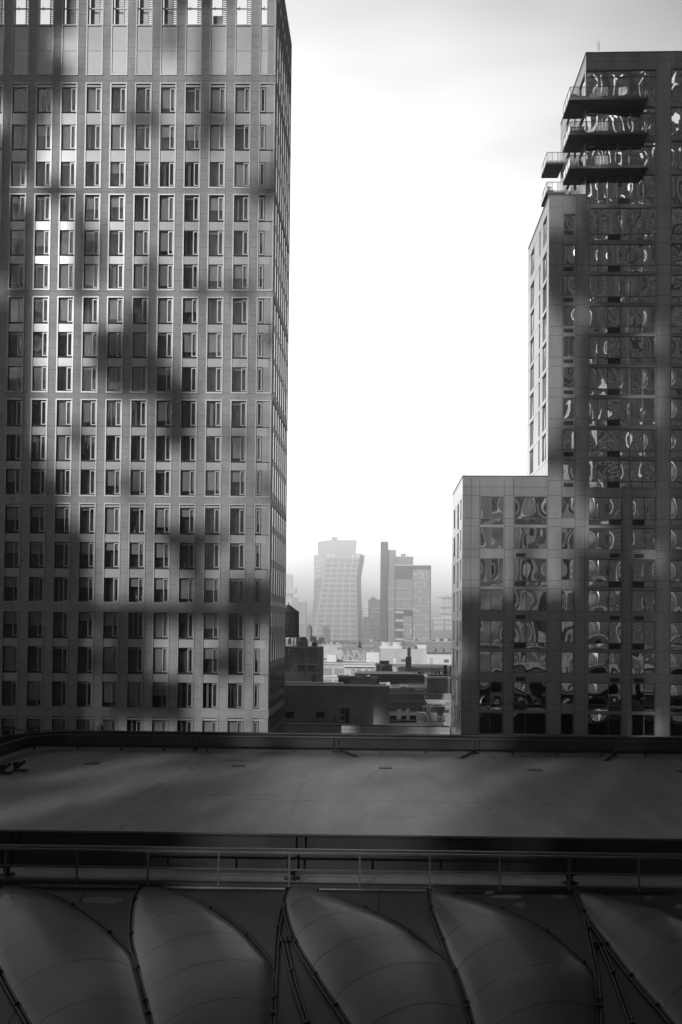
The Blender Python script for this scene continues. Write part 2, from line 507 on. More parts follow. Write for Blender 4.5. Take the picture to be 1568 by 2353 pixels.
LWM = [M['alu'], M['black'], M['glass'], M['blind'], M['curtain']]
bulk = MB()
for k, u in enumerate(cols):
    right = u + fw if k else -0.02
    for gi, (t, b, wins, tr) in enumerate(groups):
        z1, z0 = zL(t), zL(b)
        bay = MB()
        sd = 0.12
        bay.box(LF, u, u + sd, -0.5, 0.07, z0, z1, 0)
        bay.box(LF, right - sd, right, -0.5, 0.07, z0, z1, 0)
        bay.box(LF, u + sd, right - sd, -0.5, 0.066, z1 - sd, z1, 0)
        bay.box(LF, u + sd, right - sd, -0.5, 0.066, z0, z0 + sd * 1.3, 0)
        bay.box(LF, u - .025, u, -0.02, 0.012, z0, z1, 1)
        bay.box(LF, right, right + .025, -0.02, 0.012, z0, z1, 1)
        ia, ib = u + sd, right - sd
        if tr:
            bay.box(LF, ia, ib, -0.5, -0.03, zL(wins[0][0]) + .06, z1 - sd - .09, 2)
            bay.box(LF, ia, ib, -0.3, -0.08, z1 - sd - .09, z1 - sd, 1)
        for j, (wa, wb) in enumerate(wins):
            if j < 2:
                s1, s0 = zL(wb), zL(wins[j + 1][0])
                bay.box(LF, ia, ib, -0.5, -0.03, s0 + .03, s1 - .14, 2)
                bay.box(LF, ia, ib, -0.4, -0.09, s1 - .14, s1, 1)
                bay.box(LF, u - .02, right + .02, -0.1, 0.072, s1 - .10, s1 - .075, 1)
        bo = bay.build('window_bay', [M['alu'], M['black'], M['spandrel']], tower)
        for j, (wa, wb) in enumerate(wins):
            wz1, wz0 = zL(wa), zL(wb)
            seed = k * 100 + gi * 10 + j
            if k < 5 and wa < 1700:
                mb = MB()
                lwindow(mb, LF, ia, ib, wz0, wz1, k == 0, seed)
                mb.build('window', LWM, bo)
            else:
                lwindow(bulk, LF, ia, ib, wz0, wz1, k == 0, seed)
bulk.build('window', LWM, tower, kind='stuff')

# screen panels and open crown
for k, u in enumerate(cols):
    right = u + fw if k else -0.02
    b = MB(); sd = 0.12
    z0, zm, z1 = zL(173), zL(116), zL(57)
    b.box(LF, u, u + sd, -0.5, 0.07, z0, z1, 0); b.box(LF, right - sd, right, -0.5, 0.07, z0, z1, 0)
    b.box(LF, u + sd, right - sd, -0.5, 0.066, z0, z0 + .12, 0)
    b.box(LF, u, right, -0.5, 0.074, z1 - .09, z1 + .04, 0)
    b.box(LF, u + sd, right - sd, -0.5, -0.04, z0 + .16, zm - .02, 1)
    b.box(LF, u + sd, right - sd, -0.5, -0.04, zm + .02, z1 - .13, 1)
    b.box(LF, u + sd, right - sd, -0.45, -0.07, z0 + .12, z1 - .1, 2)
    b.build('screen_panel', [M['alu'], M['screen'], M['black']], tower)
    # crown bay: bars, ladder strip, some backed by a panel
    c = MB()
    c.box(LF, u, u + sd, -0.5, 0.05, z1 + .04, ztop, 0); c.box(LF, right - sd, right, -0.5, 0.05, z1 + .04, ztop, 0)
    zz = z1 + 1.9
    while zz < ztop - .5:
        c.box(LF, u + sd, right - sd, -0.6, -0.5, zz, zz + .1, 0)
        c.tube([LF.pt(u + .35, -.62, zz - .05), LF.pt(u + .35, -.62, zz + .28)], .05, 6, 0)
        zz += 1.9
    l0, l1 = right - sd - .42, right - sd - .02
    c.box(LF, l0 - .04, l0, -0.7, -0.5, z1 + .04, ztop, 0)
    c.box(LF, l1, l1 + .02, -0.7, -0.5, z1 + .04, ztop, 0)
    zz = z1 + .2
    while zz < ztop - .2:
        c.box(LF, l0, l1, -0.66, -0.6, zz, zz + .06, 0); zz += .2
    if k not in (0, 1, 3, 9, 10):
        full = ztop if k != 2 else z1 + 1.5
        c.box(LF, u + sd, l0 - .06, -1.0, -0.95, z1 + .04, full, 1)
    c.build('crown_bay', [M['alu'], M['screen']], tower)
cr = MB()
cr.box(LF, UL0, 0, -0.9, 0.02, ztop, ztop + .6, 0)
cr.hexa([Vector((_c.x - .5, _c.y - .0, ztop)), Vector((_c.x + .02, _c.y, ztop)), Vector((_c.x + .02, _c.y + DEPTH + .2, ztop)), Vector((_c.x - .5, _c.y + DEPTH + .2, ztop)),
         Vector((_c.x - .5, _c.y - .0, ztop + .6)), Vector((_c.x + .02, _c.y, ztop + .6)), Vector((_c.x + .02, _c.y + DEPTH + .2, ztop + .6)), Vector((_c.x - .5, _c.y + DEPTH + .2, ztop + .6))], 0)
cr.build('parapet', M['stone'], tower)
# right hand side: ribs, glazing strips and bands
sw = MB()
zbands = [(zL(b), zL(a)) for a, b in bands]
for z0, z1 in zbands:
    sw.box(LS, 0.02, DEPTH, -0.9, 0.05, z0, z1, 0)
sw.box(LS, 0.02, 0.62, -0.9, 0.02, 0, ztop, 0)
sw.box(LS, DEPTH - .35, DEPTH, -0.9, 0.04, 0, ztop, 0)
sw.build('side_wall', M['stone'], tower)
nb = 7
bp = (DEPTH - 0.97) / nb
for k in range(nb):
    a = 0.62 + k * bp
    r = MB()
    r.box(LS, a, a + bp * .3, -0.9, -.01, 0, ztop, 1)
    r.box(LS, a + bp * .3, a + bp * .3 + .09, -0.5, 0.03, zlast, ztop, 0)
    r.box(LS, a + bp - .09, a + bp, -0.5, 0.03, zlast, ztop, 0)
    zz = zlast + 1
    while zz < ztop:
        r.box(LS, a + bp * .3 + .09, a + bp - .09, -0.3, 0.0, zz, zz + .7, 0)
        zz += 3.3
    r.build('side_rib', [M['alu'], M['stone']], tower)
    gs = MB()
    gs.box(LS, a + bp * .3 + .09, a + bp - .09, -.3, -.008, zlast, ztop_deck, 0)
    gs.build('glazing_strip', M['sideglass'], tower)

# small things seen on the sills
def table_lamp(u, z, label):
    p = LF.pt(u, -0.55, z)
    t = thing('table_lamp', label, 'lamp', p, 'lamps standing in tower windows')
    a = MB(); a.lathe(p, [(.0, 0), (.09, 0), (.09, .03), (.02, .05), (.02, .28), (0, .28)], 12); a.build('lamp_base', M['steel'], t)
    a = MB(); a.lathe(p, [(.17, .26), (.09, .52)], 14); a.build('lamp_shade', M['white'], t)
u_, z_ = cols[5] + 1.0, zL(1386.8) + .12
table_lamp(u_ - .2, z_, 'small white table lamp in a dark lower tower window, left one of a pair')
table_lamp(u_ + .28, z_, 'small white table lamp behind the casement of a dark window, right of its pair')
def sill_plant(u, z, label):
    p = LF.pt(u, -0.45, z)
    t = thing('potted_plant', label, 'plant', p, 'plants on tower sills')
    a = MB(); a.lathe(p, [(0, 0), (.08, 0), (.11, .16), (0, .16)], 12); a.build('pot', M['white'], t)
    a = MB()
    for k in range(11):
        an = k * 2.4; hh = .3 + .25 * rnd.random()
        q = Vector(p) + Vector((0, 0, .15))
        e = q + Vector((math.cos(an) * .14, math.sin(an) * .1, hh))
        a.tube([q, (q + e) / 2 + Vector((0, 0, .05)), e], .014, 5, 0, r1=.004)
    a.build('leaves', M['pale'], t)
sill_plant(cols[3] + .55, zL(1307) + .1, 'spiky potted plant on a sill in the fourth window column from the tower corner')
sill_plant(cols[3] + .95, zL(1307) + .1, 'spiky potted plant beside the casement, right of its twin on the same sill')
sill_plant(cols[5] + .5, zL(1226.8) + .1, 'small potted plant in a white pot on a mid tower sill')

# ------------------------------------------------------------------ right building
YR = 98.0
c1 = PY(1257.6, 1440, YR); c0 = PY(1061.5, 1440, YR); c2 = PY(1350.5, 1440, YR)
RF = Frame(c0.x, c0.y, 0.0)
zR = lambda y, x=1300: RF.hit(x, y)[1]
def uR(x, y): return RF.hit(x, y)[0]
apt = thing('apartment_block', 'stepped pale clad apartment block with wavy mirrored windows and corner balconies, on the right', 'building', (c1.x + 10, c1.y + 8, 0))
RD = 14.0
x_l, x_w = c0.x, c1.x
x_t = PY(1347, 250, YR).x
x_r = PY(1700, 1440, YR).x
zt_low, zt_wing, zt_top = PY(1063.5, 1094.6, YR).z, PY(1262.5, 449, YR).z, PY(1347, 122, YR).z
# vertical lines of the front, in u
vx = lambda xs, y: [uR(x, y) for x in xs]
A = vx((1103, 1157.4, 1181.4, 1257.3, 1290.4, 1320, 1352.3, 1429.6, 1453.2, 1507, 1541), 1400)
uA0, uA1, uB0, uB1, uC0, uC1, uD0, uD1, uE0, uE1, uF0 = A
mA = uR(1128.5, 1400); mB = uR(1210, 1400); mD = uR(1400.5, 1400); mE = uR(1481.6, 1400)
U_t, U_w, U_r = x_t - c0.x, x_w - c0.x, x_r - c0.x
uF1 = uF0 + 4.5
G = [uR(x, 850) for x in (1354.2, 1375, 1397.2, 1426.5, 1448.5, 1478.5, 1508.4)]   # panes of the wide window
rows_low = [1144.4, 1215.7, 1287, 1358.4, 1429.7, 1501, 1571.7, 1642.7, 1714]
rows_tall = [480.6, 563.5, 634.8, 704.9, 775.5, 846.6, 917.4, 988.9, 1059.7]
panes = {}
openings = []    # (u0,u1,z0,z1)
RM = [M['frame_dark'], M['mirror'], M['grille'], M['interior'], M['blind']]
_wi = [0]
def pane(mb, F, u0, u1, z0, z1, n, bulge=0.0, m=1):
    nx, nz = 6, 6
    q = random.Random(int(u0 * 91 + z0 * 17))
    tx, tz = (q.random() - .5) * .03, (q.random() - .5) * .03
    bl = bulge if bulge else (q.random() - .5) * .05
    cu, cz, hu, hz = (u0 + u1) / 2, (z0 + z1) / 2, (u1 - u0) / 2, (z1 - z0) / 2
    base = len(mb.v)
    for j in range(nz + 1):
        for i in range(nx + 1):
            a, b = -1 + 2 * i / nx, -1 + 2 * j / nz
            d = bl * (1 - a * a) * (1 - b * b) + tx * a * hu * .5 + tz * b * hz * .5
            mb.v.append(tuple(F.pt(cu + a * hu, n + d, cz + b * hz)))
    for j in range(nz):
        for i in range(nx):
            k = base + j * (nx + 1) + i
            mb.f.append((k, k + 1, k + nx + 2, k + nx + 1)); mb.m.append(m); mb.sm.append(True)

def rwindow(F, u0, u1, z0, z1, muls, low=None, grille=None, bulge=None, parent=None, name='window', nset=-0.14):
    """one framed window: mullions at muls, a row of low lights below z=low"""
    mb = MB()
    ft = 0.07
    edges = [u0] + list(muls) + [u1]
    mb.box(F, u0, u1, nset - .1, nset + .05, z1 - ft, z1, 0)
    mb.box(F, u0, u1, nset - .1, nset + .05, z0, z0 + ft, 0)
    for e in edges:
        e0 = min(max(e - ft / 2, u0), u1 - ft)
        mb.box(F, e0, e0 + ft, nset - .1, nset + .052, z0 + ft, z1 - ft, 0)
    zl = z0
    if low is not None:
        mb.box(F, u0, u1, nset - .1, nset + .048, low - ft / 2, low + ft / 2, 0)
        zl = low
    for i in range(len(edges) - 1):
        a, b = edges[i] + ft / 2, edges[i + 1] - ft / 2
        bl = 0
        if bulge and i in bulge: bl = bulge[i]
        pane(mb, F, a, b, zl + ft / 2, z1 - ft, nset, bl)
        if low is not None:
            if grille is not None and i == grille:
                mb.box(F, a, b, nset - .05, nset + .01, z0 + ft, low - ft / 2, 2)
            else:
                pane(mb, F, a, b, z0 + ft, low - ft / 2, nset, 0)
    return mb.build(name, RM, parent or apt)

# the front wall: solid pieces around the openings
def wall_with_holes(F, U0, U1, Z0, Z1, holes, mb, thick=0.6, m=0, n=0.0):
    us = sorted(set([U0, U1] + [h[0] for h in holes] + [h[1] for h in holes]))
    us = [u for u in us if U0 <= u <= U1]
    for i in range(len(us) - 1):
        a, b = us[i], us[i + 1]
        if b - a < 1e-4: continue
        mid = (a + b) / 2
        iv = sorted([(max(Z0, h[2]), min(Z1, h[3])) for h in holes if h[0] < mid < h[1] and h[3] > Z0 and h[2] < Z1])
        z = Z0
        for h0, h1 in iv:
            if h0 > z + 1e-4: mb.box(F, a, b, n - thick, n, z, h0, m)
            z = max(z, h1)
        if z < Z1 - 1e-4: mb.box(F, a, b, n - thick, n, z, Z1, m)

holes = []
wins = []
zb = 3.0
for i, y in enumerate(rows_low):
    long_ = i % 2 == 0
    top = zR(y - 3); bot = zR(y + 62.5) if long_ else zR(y + 46.5)
    low = zR(y + 48) if long_ else None
    for (a, b, mm, gr, bl) in ((uA0, uA1, [mA], None, None), (uB0, uB1, [mB], 0, None), (uD0, uD1, [mD], 1, {0: .09}), (uE0, uE1, [mE], 0, None), (uF0, uF1, [uF0 + 1.7, uF0 + 3.2], None, {0: .08})):
        holes.append((a, b, bot, top)); wins.append((a, b, bot, top, mm, low, gr, bl))
    cb = zR(y + 46.5)
    holes.append((uC0, uC1, cb, top)); wins.append((uC0, uC1, cb, top, [], None, None, None))
for i, y in enumerate(rows_tall):
    top = zR(y - 3); bot = zR(y + 61.5); low = zR(y + 46)
    if i == 0: bot = zR(y + 72); low = zR(y + 57)
    holes.append((G[0], G[-1], bot, top)); wins.append((G[0], G[-1], bot, top, G[1:-1], low, 2, {5: .05} if i % 2 else None))
    top_s = zR(y - 3) if i else zR(491.5); bot_s = zR(y + 44) if i else zR(538)
    holes.append((uC0 + .08, uC1, bot_s, top_s)); wins.append((uC0 + .08, uC1, bot_s, top_s, [], None, None, None))
    holes.append((uF0, uF1, bot, top)); wins.append((uF0, uF1, bot, top, [uF0 + 1.7, uF0 + 3.2], low, None, {0: .07} if i > 4 else None))
# glazed upper corner
UT = [uR(x, 300) for x in (1348, 1375.5, 1398.5, 1421, 1450.5, 1481, 1509)]
top_rows = [(161, 236, 176), (247.5, 313, 261), (325, 390, 337), (402, 470, 455)]
for i, (ya, yb, yl) in enumerate(top_rows):
    z1, z0 = zR(ya), zR(yb)
    holes.append((UT[0] - .02, UT[-1], z0, z1)); wins.append((UT[0] - .02, UT[-1], z0, z1, UT[1:-1], zR(yl), 3 if i == 3 else None, None))
    holes.append((uF0, uF1, z0, z1)); wins.append((uF0, uF1, z0, z1, [uF0 + 1.7, uF0 + 3.2], None, None, None))

fr = MB()
wall_with_holes(RF, 0, U_w, zb, zt_low, holes, fr)
wall_with_holes(RF, U_w, U_t, zb, zt_wing, holes, fr)
wall_with_holes(RF, U_t, U_r, zb, zt_top, holes, fr)
fr.box(RF, 0, U_r, -.6, 0, 0, zb, 0)
# panel joints, 3 mm proud
vj = [(uR(1081, 1400), 0, 1), (uR(1100.5, 1400), 0, 1), (uR(1158.6, 1400), 0, 1), (uR(1179.5, 1400), 0, 1), (U_w, 0, 1), (uC0 - .02, 0, 2), (uC1 + .05, 0, 2), (U_t + .05, 0, 1),
      (uD1 + .03, 0, 1), (uE0 - .06, 0, 1), (uE1 + .04, 0, 3), (uF0 - .05, 0, 3)]
for u, z0, lv in vj:
    zt = {1: zt_low, 2: zt_wing, 3: zt_top}[lv]
    fr.box(RF, u, u + .035, -.01, .003, zb, zt - .2, 1)
def hj(z, u0, u1): fr.box(RF, u0, u1, -.01, .0045, z, z + .035, 1)
for i, y in enumerate(rows_low):
    segs = [(0, uA0), (uA1, uB0), (uB1, uC0), (uC1, uD0), (uD1, uE0), (uE1, uF0)]
    for a, b in segs:
        hj(zR(y - 5), a, b); hj(zR(y + 48), a, b)
for i, y in enumerate(rows_tall):
    for a, b in ((U_w, uC0), (uC1 + .1, G[0]), (G[-1], uF0)):
        hj(zR(y - 5), a, b); hj(zR(y + 45), a, b)
    hj(zR(y - 6.5), G[0], G[-1])
hj(zR(1120), 0, U_w); hj(zR(141, 1400), U_t, U_r)
for x in (1106, 1180): 
    u = uR(x, 1120); fr.box(RF, u, u + .03, -.01, .003, zR(1140), zt_low - .1, 1)
for x in (1403, 1470): 
    u = uR(x, 140); fr.box(RF, u, u + .03, -.01, .003, zR(160), zt_top - .1, 1)
fr.build('front_wall', [M['concrete'], M['joint']], apt)
# ventilation grilles
for i, y in enumerate(rows_low):
    if i % 2: 
        for x in (1197, 1413.5, 1469):
            gq = MB(); u = uR(x, y + 58); z = zR(y + 56)
            gq.box(RF, u - .47, u + .47, -.02, .012, z - .39, z, 0)
            for k in range(5): gq.box(RF, u - .45, u + .45, .012, .02, z - .08 - .07 * k, z - .055 - .07 * k, 0)
            gq.build('vent_grille', M['grille'], apt)
for i, y in enumerate(rows_tall):
    gq = MB(); u = uR(1307, y + 52); z = zR(y + 50)
    gq.box(RF, u - .47, u + .47, -.02, .012, z - .39, z, 0)
    for k in range(5): gq.box(RF, u - .45, u + .45, .012, .02, z - .08 - .07 * k, z - .055 - .07 * k, 0)
    gq.build('vent_grille', M['grille'], apt)
for a, b, z0, z1, mm, low, gr, bl in wins:
    rwindow(RF, a, b, z0, z1, mm, low, gr, bl)
# left-facing side walls
def side(x, zt, zbot, y0, y1, specs, name, ztop_row, bulk=None):
    F = Frame(x, y0, ux=0, uy=-1)          # u = 0 at the near corner, negative going away
    hs = []; ws = []
    L = y1 - y0
    for z_r in ztop_row:
        for (a, b, tall) in specs:
            z1 = z_r; z0 = z_r - tall
            if z0 < zbot + .3 or z1 > zt - .3: continue
            hs.append((-b, -a, z0, z1)); ws.append((-b, -a, z0, z1))
    mb = MB()
    wall_with_holes(F, -L, -0.6, zbot, zt, hs, mb)
    mb.box(F, -0.6, 0, -.6, -.0, zbot, zt, 0) if False else None
    for z_r in ztop_row:
        if zbot < z_r < zt: mb.box(F, -L, 0, -.01, .0045, z_r + .05, z_r + .085, 1)
    mb.build(name, [M['concrete'], M['joint']], apt)
    for k, (a, b, z0, z1) in enumerate(ws):
        if bulk is not None:
            m2 = bulk
            m2.box(F, a, b, -.24, -.09, z1 - .07, z1, 0); m2.box(F, a, b, -.24, -.09, z0, z0 + .07, 0)
            m2.box(F, a, a + .07, -.24, -.088, z0 + .07, z1 - .07, 0); m2.box(F, b - .07, b, -.24, -.088, z0 + .07, z1 - .07, 0)
            pane(m2, F, a + .07, b - .07, z0 + .07, z1 - .07, -.14)
        else:
            rwindow(F, a, b, z0, z1, [(a + b) / 2], None, None, None)
lowrows = [zR(y) for y in rows_low]
tallrows = [zR(y) for y in rows_tall]
toprows = [zR(a) for a, b, c in top_rows]
bk = MB()
side(x_l, zt_low, 3, YR, YR + RD, [(1.3, 2.7, 2.0), (4.6, 6.6, 2.6), (9.6, 11.8, 2.0)], 'side_wall', lowrows, bk)
side(x_w, zt_wing, zt_low - .3, YR, YR + RD, [(1.2, 3.6, 2.6), (5.2, 6.0, 2.6), (9.4, 12.0, 2.6)], 'side_wall', tallrows)
side(x_t, zt_top, zt_wing - .3, YR, YR + RD, [(.3, 3.4, 2.7), (4.2, 6.2, 2.7), (8.2, 10.6, 2.7)], 'side_wall', toprows, bk)
bk.build('window', RM, apt, kind='stuff')
# cores behind the glass, roofs, parapets
co = MB()
co.wbox(x_l + .6, x_r, YR + 1.4, YR + RD, 0, zt_low - .35, 0)
co.wbox(x_w + .6, x_r, YR + 1.4, YR + RD, zt_low - .35, zt_wing - .35, 0)
co.wbox(x_t + .6, x_r, YR + 1.4, YR + RD, zt_wing - .35, zt_top - .35, 0)
co.build('core', M['interior'], apt)
rr = MB()
rr.wbox(x_l, x_w, YR + .6, YR + RD, zt_low - .34, zt_low - .3, 0)
rr.wbox(x_w, x_t, YR + .6, YR + RD, zt_wing - .34, zt_wing - .3, 0)
rr.wbox(x_t, x_r, YR + .6, YR + RD, zt_top - .34, zt_top - .3, 0)
for a, b, z in ((x_l, x_w, zt_low), (x_w, x_t, zt_wing), (x_t, x_r, zt_top)):
    rr.wbox(a - .05, b, YR - .05, YR + .4, z, z + .1, 1)
    rr.wbox(a - .05, a + .35, YR + .4, YR + RD, z, z + .1, 1)
rr.build('roof', [M['roof'], M['frame_dark']], apt)

# balconies
def balcony(x0, x1, y0, y1, ztop_slab, xw, yw, posts_front, posts_side, right_side=False):
    sl = MB()
    th = 0.24
    # L-shaped plan round the corner (xw, yw)
    sl.wbox(x0, x1, y0, yw - .02, ztop_slab - th, ztop_slab, 0)
    if xw > x0 + .1:
        sl.wbox(x0, xw - .02, yw - .02, y1, ztop_slab - th, ztop_slab, 0)
    bo = sl.build('balcony', M['soffit'], apt)
    rl = MB()
    h = 1.05
    r = .022
    e = .06
    P0 = Vector((x1 - e, y0 + e, ztop_slab)); P1 = Vector((x0 + e, y0 + e, ztop_slab)); P2 = Vector((x0 + e, y1 - e, ztop_slab))
    up = Vector((0, 0, h)); lo_ = Vector((0, 0, .12))
    path = [P0, P1, P2]
    if right_side: path = [Vector((x1 - e, yw, ztop_slab))] + path
    for i in range(len(path) - 1):
        a, b = path[i], path[i + 1]
        rl.bar(a + up, b + up, .05, .05); rl.bar(a + lo_, b + lo_, .04, .04)
    n = posts_front
    for i in range(n + 1):
        p = P0.lerp(P1, i / n); rl.bar(p, p + up, .045, .045)
    for i in range(1, posts_side + 1):
        p = P1.lerp(P2, i / posts_side); rl.bar(p, p + up, .045, .045)
    rl.build('railing', M['frame_dark'], bo)
    gl = MB()
    for i in range(len(path) - 1):
        a, b = path[i] + Vector((0, 0, .14)), path[i + 1] + Vector((0, 0, .14))
        gl.quad(a, b, b + Vector((0, 0, h - .18)), a + Vector((0, 0, h - .18)))
    gl.build('glass_panel', M['bglass'], bo)
    return bo
YB = 96.5
for (yf) in (229, 309.5, 387):
    pn = PY(1309.5, yf, YB); pr = PY(1491, yf - 4, YB)
    balcony(pn.x, pr.x, YB, 100.2, pn.z + .26, x_t, YR, 6, 3, True)
for (yf) in (375.5, 444):
    pn = PY(1256.3, yf, 110.0)
    balcony(pn.x, x_t - .02, 110.0, 113.6, pn.z + .24, x_t, 113.6, 3, 3)
# furniture on the balconies
pz = PY(1309.5, 229, YB).z + .26
p = Vector((PY(1309.5, 229, YB).x + 1.3, 97.1, pz))
cv = MB()
cv.hexa([p + Vector(q) for q in ((-1, -.3, 0), (1.5, -.3, 0), (1.5, .35, 0), (-1, .35, 0), (-.9, -.22, .42), (1.4, -.25, .12), (1.4, .28, .12), (-.9, .28, .45))], 0)
cv.hexa([p + Vector(q) for q in ((-1.02, -.32, 0), (-.6, -.32, 0), (-.6, .37, 0), (-1.02, .37, 0), (-.98, -.3, .5), (-.62, -.3, .46), (-.62, .33, .46), (-.98, .33, .5))], 0)
o = cv.build('covered_lounger', M['soffit']); tag(o, 'low sloping covered lounger behind the glass of the topmost corner balcony', 'lounger')
b_ = MB(); q0 = Vector((x_t + .7, 97.2, pz))
b_.wbox(q0.x - .5, q0.x + .6, 96.9, 97.6, pz, pz + .5); b_.wbox(q0.x - .53, q0.x + .63, 96.87, 97.63, pz + .5, pz + .55)
o = b_.build('storage_chest', M['pale']); tag(o, 'pale box chest on the topmost corner balcony beside the glazed wall', 'chest')
def chair(px, py, z, label, m):
    t = thing('balcony_chair', label, 'chair', (px, py, z), 'chairs on the balconies')
    a = MB(); a.wbox(px - .35, px + .35, py - .3, py + .3, z + .36, z + .44); a.build('seat', m, t)
    a = MB()
    for k in range(5): a.wbox(px - .35 + k * .15, px - .25 + k * .15, py + .24, py + .3, z + .44, z + 1.0)
    a.wbox(px - .36, px + .36, py + .22, py + .32, z + 1.0, z + 1.06); a.build('backrest', m, t)
    for sx in (-1, 1):
        for sy in (-1, 1):
            a = MB(); a.wbox(px + sx * .31 - .04, px + sx * .31 + .04, py + sy * .26 - .04, py + sy * .26 + .04, z, z + .36); a.build('leg', m, t)
z2 = PY(1309.5, 309.5, YB).z + .26
chair(x_t - 1.35, 97.3, z2, 'dark slatted chair on the middle corner balcony', M['slat'])
chair(x_t - .6, 97.25, z2, 'second dark chair on the middle corner balcony, nearer the glazed wall', M['slat'])
z3 = PY(1256.3, 444, 110).z + .24
chair(PY(1264, 440, 111).x, 111, z3, 'dark chair on the lower rear balcony above the wing roof', M['slat'])
# twig on the roof
t = MB()
p = PY(1377, 118, YR + 3)
for k in range(9):
    a = rnd.uniform(-.25, .25); b = rnd.uniform(-.2, .2); h = rnd.uniform(.7, 1.5)
    t.tube([p, p + Vector((a * .4, b, h * .5)), p + Vector((a - .1, b * 1.2, h))], .012, 4, 0, r1=.004)
o = t.build('bare_shrub', M['slat']); tag(o, 'thin bare shrub sticking up over the parapet of the right hand block', 'shrub')

# ------------------------------------------------------------------ foreground hall
ZRF = HC - 8.9
FA = 0.022
hall = thing('exhibition_hall', 'hall with flat stained membrane roof and rows of dark inflated cushions, filling the foreground', 'building', (0, 52, 0))
def FG(Y0): return Frame(0, Y0, FA)
F0 = FG(34.3)
XL, XRt = -60, 62
nY = 72.9 - 34.3
rf = MB()
rf.box(F0, XL, XRt, -nY, 0, 0, ZRF - .004, 0)
rf.build('roof_deck', M['roof'], hall)
kb = MB()
kb.box(FG(72.9), XL, XRt, -.35, 0, ZRF, ZRF + .10, 0)
kb.box(F0, XL, XRt, -.12, .12, ZRF, ZRF + .12, 0)
kb.build('roof_kerb', M['dark_metal'], hall)
def onroof(x, y, dz=0.0): return PZ(x, y, ZRF + dz)
for (x, y) in ((213, 1755.5), (548, 1760.5), (886, 1765), (1230, 1770), (1575, 1774)):
    c = onroof(x, y); d = MB()
    d.box(Frame(c.x, c.y, FA), -.42, .42, -.42, .42, ZRF - .0, ZRF + .03, 0)
    for k in range(6): d.box(Frame(c.x, c.y, FA), -.38 + k * .14, -.33 + k * .14, -.38, .38, ZRF + .03, ZRF + .05, 1)
    d.build('roof_drain', [M['black'], M['dark_metal']], hall)
# patches, seams and cracks on the membrane
cr_ = MB()
def patch(x0, y0, x1, y1, wd, m=0, dz=.004):
    pt = MB() if m == 0 else cr_
    a, b = onroof(x0, y0), onroof(x1, y1)
    t_ = (b - a).normalized(); s_ = Vector((-t_.y, t_.x, 0)) * wd / 2; up = Vector((0, 0, dz))
    pt.quad(a - s_ + up, b - s_ + up, b + s_ + up, a + s_ + up, 0)
    if m == 0: pt.build('roof_patch', M['roof_patch'], hall)
patch(460, 1732, 520, 1746, .55); patch(520, 1746, 600, 1750, .5, 0, .008)
patch(320, 1824, 640, 1829, .35); patch(555, 1836, 617, 1836.5, .4); patch(345, 1818, 372, 1799, .5, 0, .012)
q = random.Random(3)
def crack(pts, w0):
    for i in range(len(pts) - 1):
        a, b = pts[i], pts[i + 1]
        n_ = 9
        prev = a
        for k in range(1, n_ + 1):
            c_ = (a[0] + (b[0] - a[0]) * k / n_ + q.uniform(-2, 2), a[1] + (b[1] - a[1]) * k / n_ + q.uniform(-.8, .8))
            if q.random() < .85: patch(prev[0], prev[1], c_[0], c_[1], w0 * q.uniform(.25, .8), 1, .02)
            prev = c_
crack([(838, 1805), (846, 1786), (870, 1770)], .05); crack([(884, 1770), (888, 1800)], .03); crack([(905, 1772), (980, 1783), (1035, 1810)], .05)
crack([(825, 1731), (850, 1748), (880, 1760)], .04); crack([(892, 1760), (945, 1750), (1010, 1739)], .05)
crack([(838, 1874), (900, 1880), (1010, 1874), (1040, 1878)], .07); crack([(1180, 1860), (1260, 1882), (1290, 1880)], .06)
crack([(1380, 1892), (1440, 1896)], .07); crack([(1510, 1880), (1568, 1882)], .06); crack([(400, 1870), (440, 1858)], .05)
crack([(545, 1763), (470, 1790)], .04); crack([(620, 1770), (650, 1775)], .06); crack([(300, 1742), (340, 1760)], .04)
crack([(900, 1810), (1000, 1850)], .025); crack([(730, 1826), (1200, 1832)], .02); crack([(1230, 1776), (1330, 1800)], .03)
lap = MB()
for u_l in (-22.5, -11.3, -4.1, 5.6, 8.3, 19.7, 31.2):
    lap.box(F0, u_l, u_l + .3, -38.2, -1, ZRF - .004, ZRF + .003)
lap.box(F0, -14, 50, -17.1, -17, ZRF - .004, ZRF + .0055)
lap.build('membrane_lap', M['lap'], hall)
cr_.build('crack_lines', M['crack'], hall, kind='stuff')

